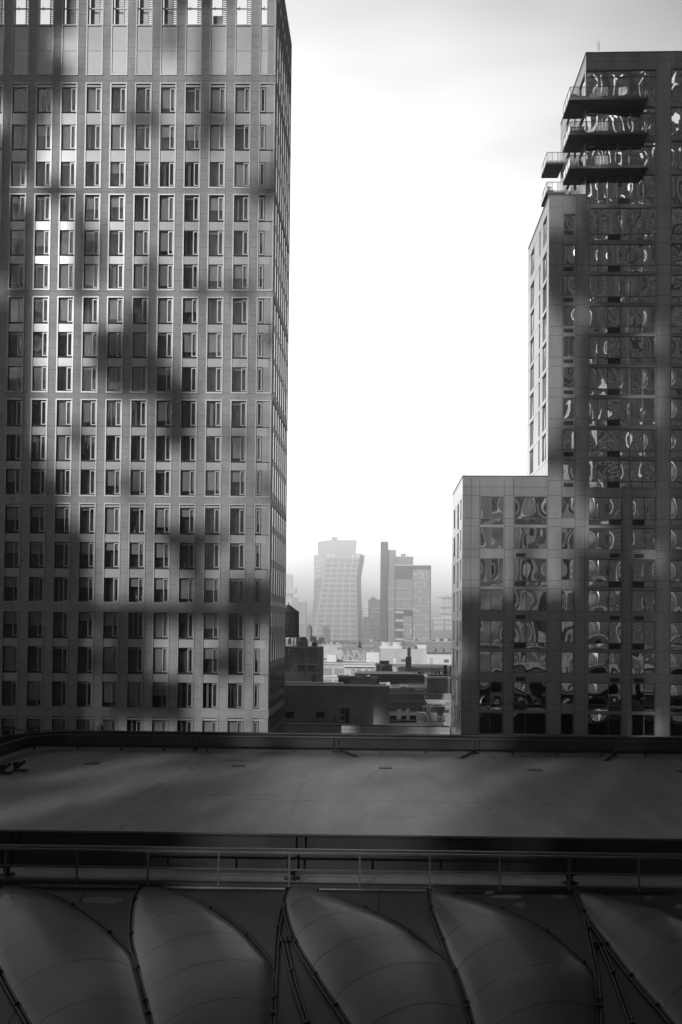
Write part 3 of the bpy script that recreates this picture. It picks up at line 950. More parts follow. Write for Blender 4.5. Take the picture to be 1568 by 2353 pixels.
# maintenance tracks (two parallel beams near, two far, bending towards the viewer on the left)
def ibeam_prof(z0, z1, w=.32, tw=.05, tf=.045):
    a = w / 2; b = tw / 2
    return [(-a, z0), (a, z0), (a, z0 + tf), (b, z0 + tf), (b, z1 - tf), (a, z1 - tf), (a, z1), (-a, z1), (-a, z1 - tf), (-b, z1 - tf), (-b, z0 + tf), (-a, z0 + tf)]
ZB0, ZB1 = HC - 8.59, HC - 7.88
def track(name, label, Y, bend=None, legs=(), braces=()):
    t = thing(name, label, 'steel beam', (0, Y, ZRF), 'steel maintenance tracks')
    F = FG(Y)
    pts = []
    if bend is None:
        for u in range(-60, 61, 4): p = F.pt(u, 0, 0); pts.append((p.x, p.y))
    else:
        ub, rad = bend
        p0 = F.pt(ub, 0, 0)
        cx, cy = p0.x, p0.y - rad
        pts.append((cx - rad, cy - 40)); pts.append((cx - rad, cy - 10))
        for k in range(0, 13):
            a = math.pi - k * (math.pi / 2) / 12
            pts.append((cx + rad * math.cos(a), cy + rad * math.sin(a)))
        for k in range(1, 22): p = F.pt(ub + k * 4.2, 0, 0); pts.append((p.x, p.y))
    b = MB(); b.sweep(pts, ibeam_prof(ZB0, ZB1)); b.build('beam', M['dark_metal'], t)
    e = MB(); e.sweep(pts, [(-.05, ZB1), (.05, ZB1), (.05, ZB1 + .035), (-.05, ZB1 + .035)]); e.build('running_rail', M['rail'], t)
    for x in legs:
        p = PY(x, 1443 + (8.3 * FPX / Y), Y); p = F.pt((p - F.o).dot(F.U), 0, 0)
        l = MB()
        l.lathe((p.x, p.y, ZRF), [(0, 0), (.3, 0), (.3, .03), (.12, .06), (.12, ZB0 - ZRF - .04), (.22, ZB0 - ZRF - .04), (.22, ZB0 - ZRF)], 12)
        l.wbox(p.x - .2, p.x - .15, p.y - .2, p.y + .2, ZB0 - .02, ZB1 - .05); l.wbox(p.x + .15, p.x + .2, p.y - .2, p.y + .2, ZB0 - .02, ZB1 - .05)
        l.build('leg', M['dark_metal'], t)
    for (x, dx) in braces:
        p = PY(x, 1443 + (8.3 * FPX / Y), Y)
        l = MB(); l.tube([(p.x, p.y - .05, ZB0 - .05), (p.x + dx, p.y - 2.6, ZRF + .03)], .09, 8)
        l.wbox(p.x + dx - .25, p.x + dx + .25, p.y - 2.85, p.y - 2.35, ZRF, ZRF + .03); l.build('brace', M['dark_metal'], t)
    return t
track('maintenance_track', 'dark steel beam just behind the near railing', 35.4, legs=(22, 672, 1312))
track('maintenance_track', 'dark steel beam along the near edge of the roof, second behind the railing', 38.0, legs=(40, 690, 1330))
uB = lambda x, Y: (PY(x, 1697, Y) - FG(Y).o).dot(FG(Y).U)
track('maintenance_track', 'dark steel beam on braced legs along the far roof edge, bending nearer at its left', 71.4, bend=(-21.6, 3.2), legs=(450, 772, 1095, 1415), braces=((772, 1.5), (1095, -1.3), (1415, -1.2)))
track('maintenance_track', 'outermost dark steel beam beyond the far roof edge', 73.6, bend=(-21.6, 5.0), legs=(470, 792, 1112, 1432))
hr = MB(); F = FG(75.2)
hr.tube([F.pt(-40, 0, HC - 8.0), F.pt(60, 0, HC - 8.0)], .04, 6)
for k in range(-9, 14): hr.tube([F.pt(k * 4.5, 0, HC - 8.0), F.pt(k * 4.5, 0, HC - 9.5)], .03, 6)
o = hr.build('guard_wire', M['dark_metal']); tag(o, 'thin dark guard rail beyond the outermost track beam', 'guard rail')
# cable conduit under the far beam
cdn = MB(); F = FG(70.9); cdn.tube([F.pt(-30, 0, ZRF + .2), F.pt(60, 0, ZRF + .2)], .03, 6)
for k in range(-10, 20): cdn.box(F, k * 3.1, k * 3.1 + .12, -.08, .08, ZRF, ZRF + .22)
o = cdn.build('cable_conduit', M['dark_metal']); tag(o, 'thin cable conduit on small brackets under the far steel beam', 'conduit')
# lamp head on the far rail near the tower
lp = PY(232, 1668, 74.5)
t = thing('rooftop_lamp', 'small round head fixture standing on the far track in front of the stone tower', 'lamp', (lp.x, lp.y, ZB1))
a = MB(); a.tube([(lp.x, lp.y, ZB1), (lp.x, lp.y, lp.z)], .05, 8); a.build('post', M['dark_metal'], t)
a = MB(); a.lathe((lp.x, lp.y, lp.z), [(0, -.1), (.3, -.05), (.32, .2), (.2, .38), (0, .42)], 16); a.build('lamp_head', M['pale'], t)
a = MB(); a.wbox(lp.x - .5, lp.x - .25, lp.y - .15, lp.y + .15, lp.z - .4, lp.z + .1); a.build('bracket', M['steel'], t)
# winch bits at the left
for (x, y, lb) in ((12, 1778, 'rusty winch bracket on the roof at the far left'), (45, 1772, 'small tilted cable reel on the roof beside the left track')):
    p = onroof(x, y)
    a = MB()
    a.wbox(p.x - .4, p.x + .4, p.y - .3, p.y + .3, ZRF, ZRF + .12)
    a.tube([(p.x - .2, p.y - .25, ZRF + .4), (p.x - .1, p.y + .3, ZRF + .45)], .17, 14)
    a.bar((p.x - .3, p.y, ZRF + .1), (p.x + .3, p.y + .1, ZRF + .6), .08, .2)
    o = a.build('winch', M['dark_metal']); tag(o, lb, 'winch')

# near railing
rl = thing('guard_railing', 'slim steel railing with two rails and thin posts across the front of the roof', 'railing', (0, 34.3, ZRF))
a = MB(); a.bar(F0.pt(-30, .12, HC - 7.72), F0.pt(34, .12, HC - 7.72), .07, .07); a.build('top_rail', M['rail'], rl)
a = MB(); a.bar(F0.pt(-30, .12, HC - 8.29), F0.pt(34, .12, HC - 8.29), .04, .04); a.build('mid_rail', M['rail'], rl)
xs = [20 + 161.4 * k for k in range(-2, 13)]
for x in xs:
    p = PY(x, 1985, 34.2); u = (p - F0.o).dot(F0.U)
    a = MB(); a.box(F0, u - .03, u + .03, .08, .15, ZRF + .02, HC - 7.75); a.build('post', M['rail'], rl)

# cushioned shell in front
SLOPE = 0.25
sn = Vector((0, -SLOPE, 1)).normalized()        # plane: z = ZRF-.05 - SLOPE*(34.2-Y)
sp0 = Vector((0, 34.2, ZRF - .05))
sn = Vector((0, -SLOPE, 1.0)).normalized()
def onshell(x, y, h=0.0):
    d = ray(x, y); p0 = sp0 + sn * h
    return CLOC + d * ((p0 - CLOC).dot(sn) / d.dot(sn))
sh = MB()
def zs(Y): return ZRF - .05 - SLOPE * (34.2 - Y)
for k in range(-6, 6):
    x0, x1 = k * 10, k * 10 + 9.98
    sh.hexa([(x0, 10, zs(10) - .4), (x1, 10, zs(10) - .4), (x1, 34.2 + x1 * FA, ZRF - .45), (x0, 34.2 + x0 * FA, ZRF - .45),
             (x0, 10, zs(10)), (x1, 10, zs(10)), (x1, 34.2 + x1 * FA, zs(34.2 + x1 * FA)), (x0, 34.2 + x0 * FA, zs(34.2 + x0 * FA))])
sh.build('shell_sheet', M['shell'], hall)
Lz = lambda pts: [(.5 * x, 1884 + .5 * y) for x, y in pts]
Rz = lambda pts: [(784 + .5 * x, 1884 + .5 * y) for x, y in pts]
def resample(pts, n):
    # Catmull-Rom through the points, even in arc length
    P = [Vector((p[0], p[1])) for p in pts]
    P = [P[0] * 2 - P[1]] + P + [P[-1] * 2 - P[-2]]
    out = []
    for i in range(1, len(P) - 2):
        for k in range(12):
            t = k / 12
            out.append(.5 * ((2 * P[i]) + (-P[i - 1] + P[i + 1]) * t + (2 * P[i - 1] - 5 * P[i] + 4 * P[i + 1] - P[i + 2]) * t * t + (-P[i - 1] + 3 * P[i] - 3 * P[i + 1] + P[i + 2]) * t ** 3))
    out.append(P[-2])
    d = [0]
    for i in range(1, len(out)): d.append(d[-1] + (out[i] - out[i - 1]).length)
    res = []; j = 0
    for k in range(n + 1):
        s = d[-1] * k / n
        while j < len(d) - 2 and d[j + 1] < s: j += 1
        f = (s - d[j]) / max(1e-9, d[j + 1] - d[j])
        res.append(out[j].lerp(out[j + 1], min(1, f)))
    return res
def clampr(path, parent):
    """double tube clamp along the shell with little joints"""
    a = MB()
    W3 = [onshell(p.x, p.y, .06) for p in path]
    n = len(W3)
    for sgn in (-1, 1):
        pts = []
        for i in range(n):
            t = (W3[min(i + 1, n - 1)] - W3[max(i - 1, 0)]).normalized()
            s = t.cross(sn).normalized() * .055 * sgn
            pts.append(W3[i] + s)
        a.tube(pts, .042, 6)
    for i in range(4, n - 1, 7):
        t = (W3[i + 1] - W3[i]).normalized()
        a.tube([W3[i] - t * .03, W3[i] + t * .03], .095, 8)
    a.build('clamp_rail', M['dark_metal'], parent)
cush = [
    (Lz([(15, 290), (-40, 400), (-45, 560), (0, 700), (60, 820), (130, 937), (300, 1250)]),
     Lz([(15, 290), (200, 335), (300, 375), (400, 440), (480, 500), (540, 560), (606, 628), (640, 740), (690, 937), (760, 1250)])),
    (Lz([(665, 290), (625, 350), (606, 430), (603, 550), (622, 640), (643, 740), (668, 840), (694, 937), (780, 1250)]),
     Lz([(665, 290), (830, 345), (950, 400), (1030, 450), (1120, 520), (1200, 610), (1252, 685), (1260, 800), (1252, 937), (1240, 1250)])),
    (Lz([(1330, 300), (1308, 370), (1318, 440), (1345, 530), (1380, 605), (1440, 700), (1510, 810), (1590, 925), (1800, 1250)]),
     Rz([(-238, 300), (-120, 326), (0, 365), (190, 445), (300, 505), (430, 605), (497, 660), (540, 740), (600, 937), (680, 1250)])),
    (Rz([(400, 315), (412, 400), (455, 520), (502, 650), (543, 740), (604, 937), (690, 1250)]),
     Rz([(400, 315), (600, 365), (730, 410), (870, 470), (980, 540), (1090, 635), (1160, 710), (1182, 800), (1188, 937), (1190, 1250)])),
    (Rz([(1075, 325), (1120, 430), (1215, 565), (1350, 740), (1520, 937), (1750, 1250)]),
     Rz([(1075, 325), (1250, 360), (1440, 410), (1568, 460), (1700, 530), (1790, 610), (1860, 700), (1910, 937), (1960, 1250)])),
]
def shifted(c, dx, dy): return tuple([(x + dx, y + dy) for x, y in e] for e in c)
cush.append(shifted(cush[1], -680, -8)); cush.append(shifted(cush[3], 680, 8))
for ci, (le, re) in enumerate(cush):
    n, ms = 44, 22
    Lp, Rp = resample(le, n), resample(re, n)
    a = MB(); a.uv = []
    base = 0
    for i in range(n + 1):
        l, r = onshell(Lp[i].x, Lp[i].y, .03), onshell(Rp[i].x, Rp[i].y, .03)
        wd = (r - l).length
        # ease in at the tip
        for j in range(ms + 1):
            s = j / ms
            p = l.lerp(r, s)
            h = min(.62, wd * .125) * (max(0.0, 4 * s * (1 - s))) ** .62
            p = p + sn * h
            a.v.append(tuple(p))
            q2 = p - sp0
            a.uv.append((p.x * .5, (q2.y * -1.0 + .36 * wd * (1 - (1 - s) ** 1.7)) / 1.55))
    for i in range(n):
        for j in range(ms):
            k = i * (ms + 1) + j
            a.f.append((k, k + ms + 1, k + ms + 2, k + 1)); a.m.append(0); a.sm.append(True)
    cu = a.build('air_cushion', M['cushion'], hall)
    clampr(Lp, cu); clampr(Rp, cu)
for (side_, pts) in (('L', [(1330, 300), (1283, 480), (1267, 690), (1257, 937), (1240, 1250)]), ('L', [(1306, 556), (1350, 740), (1412, 937), (1500, 1250)]), ('L', [(1282, 553), (1340, 545)]),
                     ('R', [(1078, 325), (1120, 430), (1150, 570), (1178, 720), (1190, 937), (1195, 1250)]), ('R', [(1195, 575), (1250, 700), (1335, 937), (1440, 1250)]), ('R', [(1152, 578), (1222, 568)])):
    p2 = resample((Lz if side_ == 'L' else Rz)(pts), 20)
    clampr(p2, hall)
# pale residue on the dark sheet
def blob(x, y, rx, ry):
    pd = MB()
    i0 = len(pd.v); n = 18
    for k in range(n):
        a = 2 * math.pi * k / n; f = 1 + q.uniform(-.14, .14)
        p = onshell(x + rx * f * math.cos(a), y + ry * f * math.sin(a), .006); pd.v.append(tuple(p))
    pd.f.append(tuple(range(i0, i0 + n))); pd.m.append(0); pd.sm.append(False)
    pd.build('pale_residue', M['puddle'], hall)
for b in ((1070, 2046, 16, 4), (1126, 2051, 11, 4), (1163, 2061, 37, 4), (1197, 2080, 12, 6), (1285, 2061, 18, 4), (1492, 2063, 12, 4), (1560, 2051, 24, 4), (838, 2045, 5, 2), (876, 2044, 5, 2), (240, 2031, 20, 2.5), (236, 2069, 46, 8), (1560, 2083, 9, 6)):
    blob(*b)
# humps of cushions beyond the far edge
hm = MB()
for x in (490, 643, 825 - 0, 965, 1105 + 10, 1270, 1420, 1560):
    p = PY(x - 155 if False else x, 1722, 74.4)
    u0 = (p - FG(74.4).o).dot(FG(74.4).U)
    n = 14; i0 = len(hm.v)
    for j in range(2):
        for k in range(n + 1):
            s = k / n
            hm.v.append(tuple(FG(74.4).pt(u0 - 1.7 + 3.4 * s, -j * 6, ZRF - .75 + .95 * math.sin(math.pi * s) ** .7)))
    for k in range(n):
        hm.f.append((i0 + k, i0 + k + 1, i0 + n + 2 + k, i0 + n + 1 + k)); hm.m.append(0); hm.sm.append(True)
hm.build('far_cushion', M['white'], hall)
fs = MB(); fs.box(FG(73.3), XL, XRt, -9, 0, 0, ZRF - .8, 0)
fs.build('far_shell', M['shell'], hall)
#CITY
exec_city = True
# ------------------------------------------------------------------ roofs and towers beyond
ZG = 0.0
def slab(mb, x0, x1, yt, yb, Y, depth, m=0):
    """box whose front at depth Y fills the picture rectangle; yb None = down to the street"""
    a = PY(x0, yt, Y); b = PY(x1, yt, Y)
    z0 = ZG if yb is None else PY(x0, yb, Y).z
    mb.wbox(a.x, b.x, Y, Y + depth, z0, a.z, m)
    return a.x, b.x, z0, a.z
def ctr(x0, x1, Y, dep=0): return (PY((x0 + x1) / 2, 1500, Y).x, Y + dep, 0)

# 1 near brick block with louvres, and the tiled parapet in front of it
Y1 = 122.0
bb = thing('brick_block', 'dark windowless brick block with two louvred openings between the two tall buildings', 'building', ctr(652, 895, Y1, 8))
m = MB(); a = PY(560, 1574, Y1); b = PY(895.5, 1574, Y1); bx0, bx1, bz = a.x, b.x, a.z
m.wbox(bx0, bx1, Y1, Y1 + .35, 0, bz); m.wbox(bx0, bx1, Y1 + .35, Y1 + 7, 0, bz - 1.6); m.wbox(bx0, PY(783, 1574, Y1).x, Y1 + 7, Y1 + 7.3, 0, bz - .1); m.wbox(bx1 - .35, bx1, Y1 + .35, Y1 + 7.3, bz - 1.6, bz)
m.build('wall', M['brick'], bb)
m = MB(); m.wbox(bx0 - .1, bx1 + .1, Y1 - .1, Y1 + .3, bz, bz + .16); m.wbox(bx1 - .4, bx1 + .1, Y1 + .3, Y1 + 7.4, bz, bz + .16); m.wbox(bx0, PY(783, 1574, Y1).x + .1, Y1 + 6.9, Y1 + 7.4, bz - .1, bz + .04); m.build('roof_cap', M['lead'], bb)
for x in (666.3, 736.5):
    m = MB(); a = PY(x - 9.4, 1635.5, Y1); b = PY(x + 9.4, 1651, Y1)
    m.wbox(a.x, b.x, Y1 - .03, Y1 + .05, b.z, a.z, 0)
    for k in range(6):
        z = b.z + (a.z - b.z) * (k + .3) / 6; m.wbox(a.x, b.x, Y1 - .09, Y1 - .03, z, z + .05, 1)
    m.build('louvre', [M['grille'], M['dark_metal']], bb)
m = MB(); a = PY(783, 1628, Y1); b = PY(803, 1661, Y1)
m.wbox(a.x, b.x, Y1 - .04, Y1 + .05, b.z, a.z, 0); m.wbox(a.x + .45, a.x + .6, Y1 - .1, Y1 - .04, b.z, a.z, 1)
m.wbox(a.x, a.x + .35, Y1 - .1, Y1 - .04, b.z + .1, b.z + .25, 2); m.wbox(a.x, a.x + .35, Y1 - .1, Y1 - .04, (a.z + b.z) / 2, (a.z + b.z) / 2 + .1, 2)
m.build('recess', [M['grille'], M['slat'], M['lead']], bb)
m = MB(); a = PY(769, 1643, Y1); m.tube([(a.x, Y1 - .1, a.z), (a.x, Y1 - .1, a.z - 1.0)], .05, 8); m.build('pipe', M['black'], bb)

Y0 = 112.5
fb = thing('parapet_block', 'low block with pale tiled parapet in front of the dark brick block', 'building', ctr(652, 1038, Y0, 4))
m = MB(); a = PY(560, 1664, Y0); b = PY(1100, 1664, Y0); c = PY(560, 1681, Y0)
bxr = x_l - .1
m.wbox(a.x, bxr, Y0, Y0 + 30, 0, c.z, 0); m.wbox(a.x, bxr, Y0 - .12, Y0 + .5, c.z, a.z, 1); m.wbox(a.x, bxr, Y0 - .2, Y0 + .6, a.z, a.z + .1, 2)
m.build('wall', [M['brick2'], M['tile'], M['dark_metal']], fb)
for k in range(7):
    m = MB(); p = PY(909.5 + k * 11.1, 1680.5, Y0); m.wbox(p.x - .17, p.x + .17, Y0 - .16, Y0 + .02, p.z - .62, p.z - .42); m.build('vent_slot', M['lead'], fb)

# terrace with antennas, cabinets, canopy and rails
ZT = PY(950, 1660, 114).z
def at(x, y, Y): return PY(x, y, Y)
def post(mb, x, ya, yb, Y, r=.04): a, b = at(x, ya, Y), at(x, yb, Y); mb.tube([(a.x, Y, a.z), (a.x, Y, b.z)], r, 8)
def antenna(x0, x1, ya, yb, Y, label, round_=False):
    a, b = at(x0, ya, Y), at(x1, yb, Y)
    t = thing('antenna', label, 'antenna', ((a.x + b.x) / 2, Y, ZT), 'antennas on the terrace')
    m = MB(); w_ = b.x - a.x
    if round_: m.lathe(((a.x + b.x) / 2, Y, b.z), [(0, 0), (w_ / 2, 0), (w_ / 2 * .97, a.z - b.z), (0, a.z - b.z + .05)], 18)
    else:
        m.wbox(a.x, b.x, Y - .15, Y + .1, b.z, a.z); m.wbox(a.x + .06, b.x - .06, Y - .18, Y - .15, b.z + .06, a.z - .06)
    m.build('panel', M['white'], t)
    m = MB(); m.tube([((a.x + b.x) / 2, Y + .12, ZT - .3), ((a.x + b.x) / 2, Y + .12, a.z - .2)], .05, 8); m.build('mast', M['steel'], t)
antenna(912, 922.5, 1631, 1652.5, 118, 'narrow white panel antenna, leftmost on the terrace')
antenna(934, 942.5, 1630, 1655.5, 118, 'thick white cylindrical antenna in the middle of the terrace', True)
antenna(957, 965, 1636, 1653, 118.5, 'short white box antenna beside the metal cabinet')
def cabinet(x0, x1, ya, yb, Y, label, m_='white', dep=1.0):
    a, b = at(x0, ya, Y), at(x1, yb, Y)
    t = thing('metal_cabinet', label, 'cabinet', ((a.x + b.x) / 2, Y, b.z), 'metal cabinets on the terrace')
    m = MB(); m.wbox(a.x, b.x, Y, Y + dep, b.z, a.z - .06); m.wbox(a.x - .05, b.x + .05, Y - .05, Y + dep + .05, a.z - .06, a.z)
    m.build('case', M[m_], t)
    m = MB(); m.wbox(a.x + .08, b.x - .08, Y - .03, Y, b.z + .12, a.z - .16); m.build('door', M[m_], t)
    m = MB(); m.wbox(b.x - .3, b.x - .16, Y - .06, Y - .03, (a.z + b.z) / 2, (a.z + b.z) / 2 + .06); m.build('handle', M['black'], t)
    m = MB()
    for xx in (a.x + .1, b.x - .18): m.wbox(xx, xx + .08, Y + .1, Y + .18, ZT - .3, b.z)
    m.build('foot', M['steel'], t)
cabinet(965, 978.5, 1638, 1657, 119.5, 'pale metal cabinet with a door left of the terrace railing')
cabinet(989.5, 1004, 1640, 1658, 119.5, 'white cabinet crossed by a diagonal shadow under the corrugated canopy')
cabinet(973.5, 1022.5, 1624, 1660, 123.0, 'wide dark grey plant cabinet with vents at the back of the terrace', 'brick2', 1.5)
cabinet(1018, 1024, 1632, 1645, 121.0, 'small grey electric box on the right of the plant cabinet', 'pale', .3)
cabinet(1025.5, 1032, 1632, 1644, 121.0, 'small grey electric box next to the right building wall', 'pale', .3)
cn = thing('canopy', 'white corrugated sheet canopy on steel posts over the terrace', 'canopy', (at(1008, 1620, 119).x, 119, ZT))
m = MB(); a = at(977, 1608.5, 121.5); b = at(1039, 1608.5, 121.5); c = at(983, 1617.5, 117.8); nn = 56
for k in range(nn):
    for kk in range(1):
        u0, u1 = k / nn, (k + 1) / nn
        f = lambda u: .07 * math.sin(u * nn * .5 * math.pi)
        pa = Vector((a.x + (x_l - .25 - a.x) * u0, 121.5, a.z + f(u0))); pb = Vector((a.x + (x_l - .25 - a.x) * u1, 121.5, a.z + f(u1)))
        pc = Vector((c.x + (x_l - .25 - c.x) * u1, 117.8, c.z + f(u1))); pd_ = Vector((c.x + (x_l - .25 - c.x) * u0, 117.8, c.z + f(u0)))
        up = Vector((0, 0, .03)); m.hexa([pd_, pc, pb, pa, pd_ + up, pc + up, pb + up, pa + up])
m.build('corrugated_sheet', M['white'], cn)
for x, Y in ((983.5, 118), (989, 121)):
    m = MB(); post(m, x, 1618, 1662, Y, .06); m.build('post', M['steel'], cn)
m = MB(); a = at(985, 1633, 118); b = at(996, 1619, 118); m.bar(a, b, .08, .08); a = at(983, 1618, 118); m.bar(a, Vector((x_l - .3, 118, a.z)), .08, .12); m.build('brace', M['steel'], cn)
tr = thing('terrace_railing', 'steel pipe railing along the terrace below the canopy', 'railing', (at(1005, 1650, 116).x, 116, ZT))
for yy in (1645.5, 1654.5):
    m = MB(); a = at(985, yy, 116.5); m.tube([a, (x_l - .2, 116.5, a.z)], .035, 8); m.build('rail', M['steel'], tr)
for x in (985, 1001, 1016.5, 1030, 1037):
    m = MB(); post(m, x, 1645.5, 1664, 116.5, .035); m.build('post', M['steel'], tr)
m = MB(); a = at(979, 1640, 119); b = at(985, 1652, 116.5); m.bar(a, b, .06, .06); m.build('stair_rail', M['lead'], tr)
lr = thing('pipe_run', 'white pipe rails running along the terrace below the antennas', 'pipe', (at(930, 1655, 117).x, 117, ZT))
for yy in (1643.7, 1655): 
    m = MB(); a, b = at(898, yy, 120), at(958, yy, 120); m.tube([a, b], .05, 8); m.build('pipe', M['lead'], lr)
m = MB(); a, b = at(895.8, 1644, 121), at(958, 1661, 121); m.wbox(a.x, b.x, 121, 121.4, b.z, a.z); m.build('kerb_wall', M['grille'], lr)
for (x, lb) in ((976.3, 'small white cone vent above the canopy, left one'), (981.3, 'small white cone vent above the canopy, right one')):
    m = MB(); p = at(x, 1605, 124); m.lathe((p.x, 124, p.z), [(0, 0), (.11, 0), (.05, .35), (0, .36)], 10); m.wbox(p.x - .03, p.x + .03, 124, 124.06, p.z - 3, p.z)
    o = m.build('cone_vent', M['white']); tag(o, lb, 'vent')

# windowed building behind the terrace
Y2 = 150.0
t = thing('brick_building', 'mid grey brick building with a blank parapet strip above windows behind the terrace', 'building', ctr(895, 1040, Y2, 10))
m = MB(); ax, bx_, _, az = slab(m, 700, 1100, 1592, None, Y2, 25); m.wbox(ax, bx_, Y2 - .15, Y2, PY(900, 1611, Y2).z, PY(900, 1609, Y2).z, 1)
m.wbox(ax, bx_, Y2 - .1, Y2 + .3, az, az + .12, 1); m.build('wall', [M['brick2'], M['pale']], t)
for k, x in enumerate((898, 922, 942, 962, 980, 1000, 1020)):
    m = MB(); a = PY(x, 1613, Y2); b = PY(x + 14, 1640, Y2)
    m.wbox(a.x, b.x, Y2 - .04, Y2 + .1, b.z, a.z, 0); m.wbox(a.x, b.x, Y2 - .08, Y2 - .04, (a.z * .55 + b.z * .45), (a.z * .55 + b.z * .45) + .12, 1)
    m.wbox(a.x, b.x, Y2 - .08, Y2 - .04, a.z, a.z + .2, 1); m.build('window', [M['farmid'], M['pale']], t)
# roof pieces on it
def block(name, label, cat, x0, x1, yt, yb, Y, dep, mt, cap=None, group=None):
    m = MB(); a = slab(m, x0, x1, yt, yb, Y, dep)
    if cap: m.wbox(a[0] - .15, a[1] + .15, Y - .15, Y + .35, a[3], a[3] + .3, 1); m.wbox(a[0] - .15, a[0] + .25, Y + .35, Y + dep, a[3], a[3] + .3, 1)
    o = m.build(name, [M[mt], M[cap or mt]]); tag(o, label, cat, group); return o, a
block('roof_parapet', 'low white roof parapet behind the brick block, left one', 'parapet', 896, 934, 1584.5, 1592, 152, 6, 'pale', 'lead')
block('roof_hatch', 'small pale box hatch on the roof behind the brick block', 'hatch', 923, 933.5, 1581.5, 1592, 151, 3, 'pale', 'lead')
block('roof_parapet', 'long low grey roof parapet left of the brick stair head', 'parapet', 934, 985, 1583.5, 1592, 154, 5, 'pale', 'lead')
o, a = block('brick_stair_head', 'brown brick stair head with a dark downpipe beside the right hand block', 'building', 982, 1060, 1560, 1592, 153, 9, 'brick2', 'lead')
m = MB(); p = PY(1036, 1556, 152.8); m.tube([(p.x, 152.8, p.z), (p.x, 152.8, p.z - 3.2)], .09, 8); m.build('downpipe', M['black'], None); bpy.data.objects['downpipe'].parent = o
m = MB(); p = PY(1045, 1588, 151)
# silver duct
dk = MB(); a_, b_2 = PY(1045 - 90, 1586, 151), PY(1045 - 70, 1586, 151)
dk = MB(); a_, b_2 = PY(954, 1587, 151.5), PY(976, 1585.5, 151.5); dk.tube([a_, b_2], .16, 12); dk.tube([b_2, b_2 + Vector((0, 0, -.6))], .16, 12); o = dk.build('roof_duct', M['lead']); tag(o, 'short shiny horizontal duct on the roof below the glass balustrade', 'duct')
block('white_skylight', 'white slanted roof light beside the wooden tank roof', 'skylight', 872, 896, 1571.5, 1576, 142, 4, 'white')
# cone topped water tank behind the brick block
t = thing('water_tank', 'broad wooden water tank with ribbed cone roof just behind the dark brick block', 'water tank', (PY(835, 1570, 142).x, 142, PY(835, 1600, 142).z))
cxx = PY(835.7, 1570, 142).x; rT = (PY(873, 1570, 142).x - PY(798, 1570, 142).x) / 2
zr0, zr1 = PY(835, 1573, 142).z, PY(835, 1555, 142).z
m = MB(); m.lathe((cxx, 142, zr0 - 3), [(rT * .93, 0), (rT * .93, 3.05)], 36)
for zz in (.5, 1.3, 2.1, 2.8): m.lathe((cxx, 142, zr0 - 3 + zz), [(rT * .945, 0), (rT * .945, .07)], 36, 1)
m.build('tank', [M['wood'], M['dark_metal']], t)
m = MB(); m.lathe((cxx, 142, zr0), [(rT, -.05), (rT, .0), (.12, zr1 - zr0)], 20, smooth=False)
for k in range(20):
    an = 2 * math.pi * k / 20; m.bar((cxx + rT * math.cos(an), 142 + rT * math.sin(an), zr0 + .03), (cxx + .1 * math.cos(an), 142 + .1 * math.sin(an), zr1 + .03), .06, .06)
m.tube([(cxx, 142, zr1 - .05), (cxx, 142, zr1 + .35)], .09, 8); m.build('cone_roof', M['wood'], t)
block('roof_shed', 'small dark shed between the two water tanks, left of the cone roof', 'shed', 778, 800, 1556.5, 1574, 148, 4, 'slat', 'lead')
block('roof_shed', 'grey shed with pale flat top behind the cone roof', 'shed', 795, 848, 1557.5, 1574, 152, 5, 'farmid', 'lead')
o, a = block('slanted_skylight', 'pale skylight box to the right of the cone roof', 'skylight', 846, 866, 1559, 1573, 156, 5, 'pale', 'lead')
# dark slatted screen building with roof railing
Y6 = 200
t = thing('slatted_building', 'long dark building with horizontal louvred screen beyond the skylights', 'building', ctr(868, 1040, Y6, 5))
m = MB(); a = slab(m, 816, 1060, 1548, None, Y6, 12); m.build('wall', M['slat'], t)
for k in range(14):
    m = MB(); z = a[3] - .35 - k * .5; m.wbox(a[0], a[1], Y6 - .1, Y6 - .0, z, z + .14); m.build('slat', M['farmid'], t)
for k in range(9):
    m = MB(); x = a[0] + 4.5 + k * 2.0; m.wbox(x, x + .12, Y6 - .16, Y6 - .1, a[3] - 7, a[3]); m.build('mullion', M['slat'], t)
t = thing('balustrade', 'row of thin posts with glass in front of the louvred building', 'railing', ctr(918, 1010, 185, 0))
m = MB(); a, b = PY(918, 1569, 185), PY(1012, 1569, 185); m.bar(a, b, .08, .06); m.build('rail', M['steel'], t)
for k in range(13):
    m = MB(); p = a.lerp(b, k / 12); m.bar(p, p - Vector((0, 0, 1.1)), .06, .06); m.build('post', M['steel'], t)
block('roof_deck_wall', 'plain grey roof wall carrying the glass balustrade', 'wall', 918, 1014, 1577, 1592, 184, 8, 'farmid')
qq = random.Random(11)
for k in range(5):
    x = 922 + k * 17
    block('planter', ['pale planter box at the left end of the balustrade', 'second pale planter box behind the balustrade', 'middle planter box behind the balustrade', 'planter box right of the middle behind the balustrade', 'rightmost planter box behind the balustrade'][k], 'planter', x, x + 9, 1571.5, 1577, 187, 1.0, 'pale', group='planters behind the balustrade')
